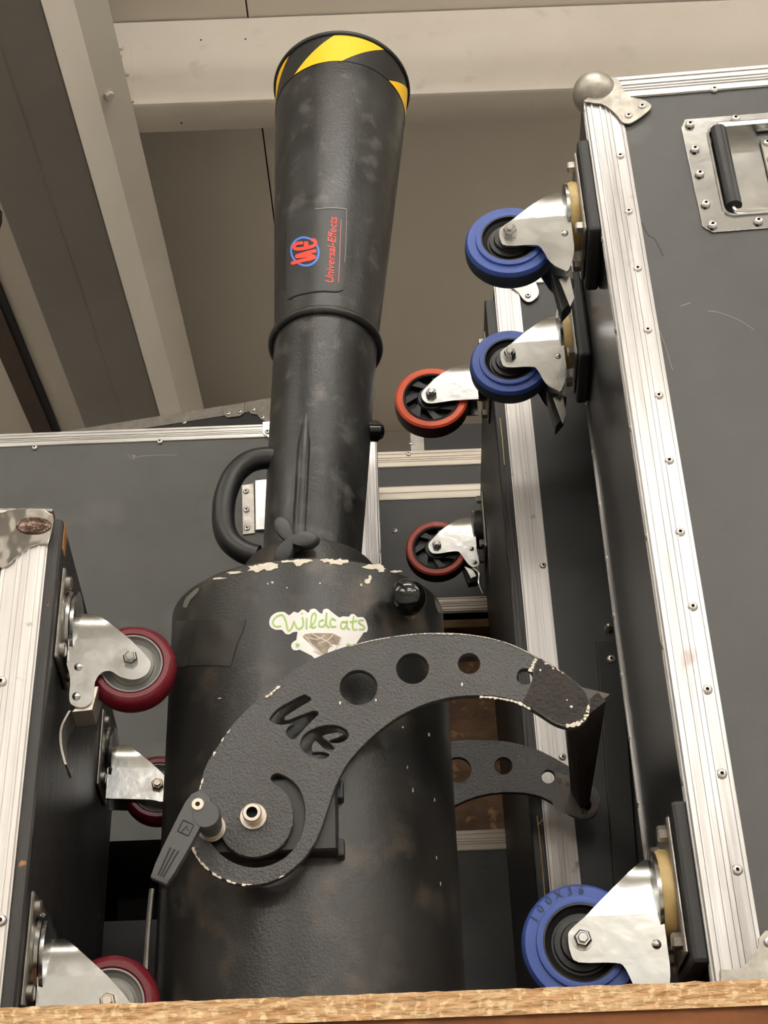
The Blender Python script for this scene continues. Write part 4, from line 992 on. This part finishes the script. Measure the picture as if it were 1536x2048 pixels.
    # mounting block between plate and body
    a = onY((404, 1563), YP + TP); b = onY((676, 1700), YP + TP)
    bm = nb(); box(bm, (a.x, YP + TP, b.z), (b.x, YP + TP + .05, a.z), .002, 1); mb = finish('mounting_block', bm, 'black_plastic', r, True)
    for z0, z1 in ((a.z - .016, a.z + .001), (b.z - .002, b.z + .014)):
        bm = nb(); box(bm, (b.x - .002, YP + TP + .012, z0), (b.x + .005, YP + TP + .06, z1), .002, 2); finish('lug', bm, 'black_plastic', mb, True)
    # pivot bolt and washer
    pc = onY((507, 1634), YP); ax = V((0, -1, 0))
    bm = nb(); lathe(bm, [(.004, 0), (.0112, 0), (.0112, .0022), (.004, .0022)], pc, ax, 32, True); pw = finish('washer', bm, 'bolt_steel', r, True, True)
    bm = nb(); lathe(bm, [(.0078, .0022), (.0082, .003), (.0082, .0125), (.0074, .0135), (.0048, .0135), (.0046, .006), (0, .006)], pc, ax, 32, mats=[0, 0, 0, 0, 1, 1]); finish('socket_bolt', bm, ['bolt_steel', 'hole_dark'], pw, True, True)
    # clamp lever
    lc = onY((424, 1657), YP)
    bm = nb(); lathe(bm, [(0, 0), (.0118, 0), (.0118, .0025), (.0095, .0025), (.0095, .0045), (.0105, .0045), (.0105, .007), (0, .007)], lc, ax, 32); lw = finish('lever_washer', bm, 'bolt_steel', r, True, True)
    yl = YP - .036; hubc = V((lc.x, yl, lc.z))
    bm = nb(); lathe(bm, [(0, .007), (.0095, .007), (.0118, .030), (.0122, .036), (.0108, .0395), (0, .0395)], lc, ax, 32)
    tipd = onY((316, 1762), yl - .003) - onY((397, 1607), yl - .003); Ld = tipd.length; u = tipd.normalized(); s_ = V((-u.z, 0, u.x)); o0 = onY((397, 1607), yl - .003)
    poly = [(-.0095, .006), (-.005, .0098), (.003, .0112), (.016, .0104), (.045, .0096), (Ld - .012, .0088), (Ld - .001, .0078), (Ld, .0068)]
    P = [o0 + u * x + s_ * y for x, y in poly] + [o0 + u * x - s_ * y for x, y in reversed(poly)]
    prism(bm, P, (0, .009, 0), .0018)
    lv = finish('clamp_lever', bm, 'lever_plastic', r, True, True, sharp=40)
    bm = nb(); lathe(bm, [(.0054, 0), (.0054, .0012), (.0048, .0018), (.002, .0018), (.0018, .0006), (0, .0006)], o0 + u * .001, ax, 20, mats=[0, 0, 0, 1, 1]); finish('lever_screw', bm, ['bolt_steel', 'hole_dark'], lv, True, True)
    for k in (-1, 0, 1):
        bm = nb(); g0 = o0 + u * (Ld - .028) + s_ * (.0036 * k); g1 = o0 + u * (Ld - .004) + s_ * (.0022 * k); sd = s_ * .0006
        prism(bm, [p + V((0, .0002, 0)) for p in (g0 + sd, g1 + sd, g1 - sd, g0 - sd)], (0, -.0005, 0)); finish('groove', bm, 'hole_dark', lv, True)
    bm = nb(); cc = o0 + u * .0225
    sq = [cc + u * x + s_ * y for x, y in ((-.005, -.005), (-.005, .005), (.005, .005), (.005, -.005))]
    for p, q in zip(sq, sq[1:] + sq[:1]): tube(bm, [p, q], .0005, 6)
    tube(bm, [cc + u * .005 - s_ * .002, cc - u * .002, cc + u * .001 + s_ * .003], .0005, 6); finish('square_mark', bm, 'black_plastic', lv, True)
    # strap hanging down the left side
    P = catmull([V((XC - RB - .001, YC - .04, SHELF + .003)), V((XC - RB - .003, YC - .04, .27)), V((XC - RB - .002, YC - .04, .32)), V((XC - RB - .001, YC - .04, .335))], 6)
    bm = nb(); tube(bm, P, .0028, 8); finish('drain_hose', bm, 'zinc_dull', r, True, True)
HZ_A = -41.0
def HZ_SHIFT(f): return radians(38) * f
cannon()

# ------------------------------------------------------------------ lift the whole place so that the floor is at zero
for o in scene.objects:
    if o.parent is None and o.type in {'MESH', 'EMPTY'}:
        o.location.z += CZ
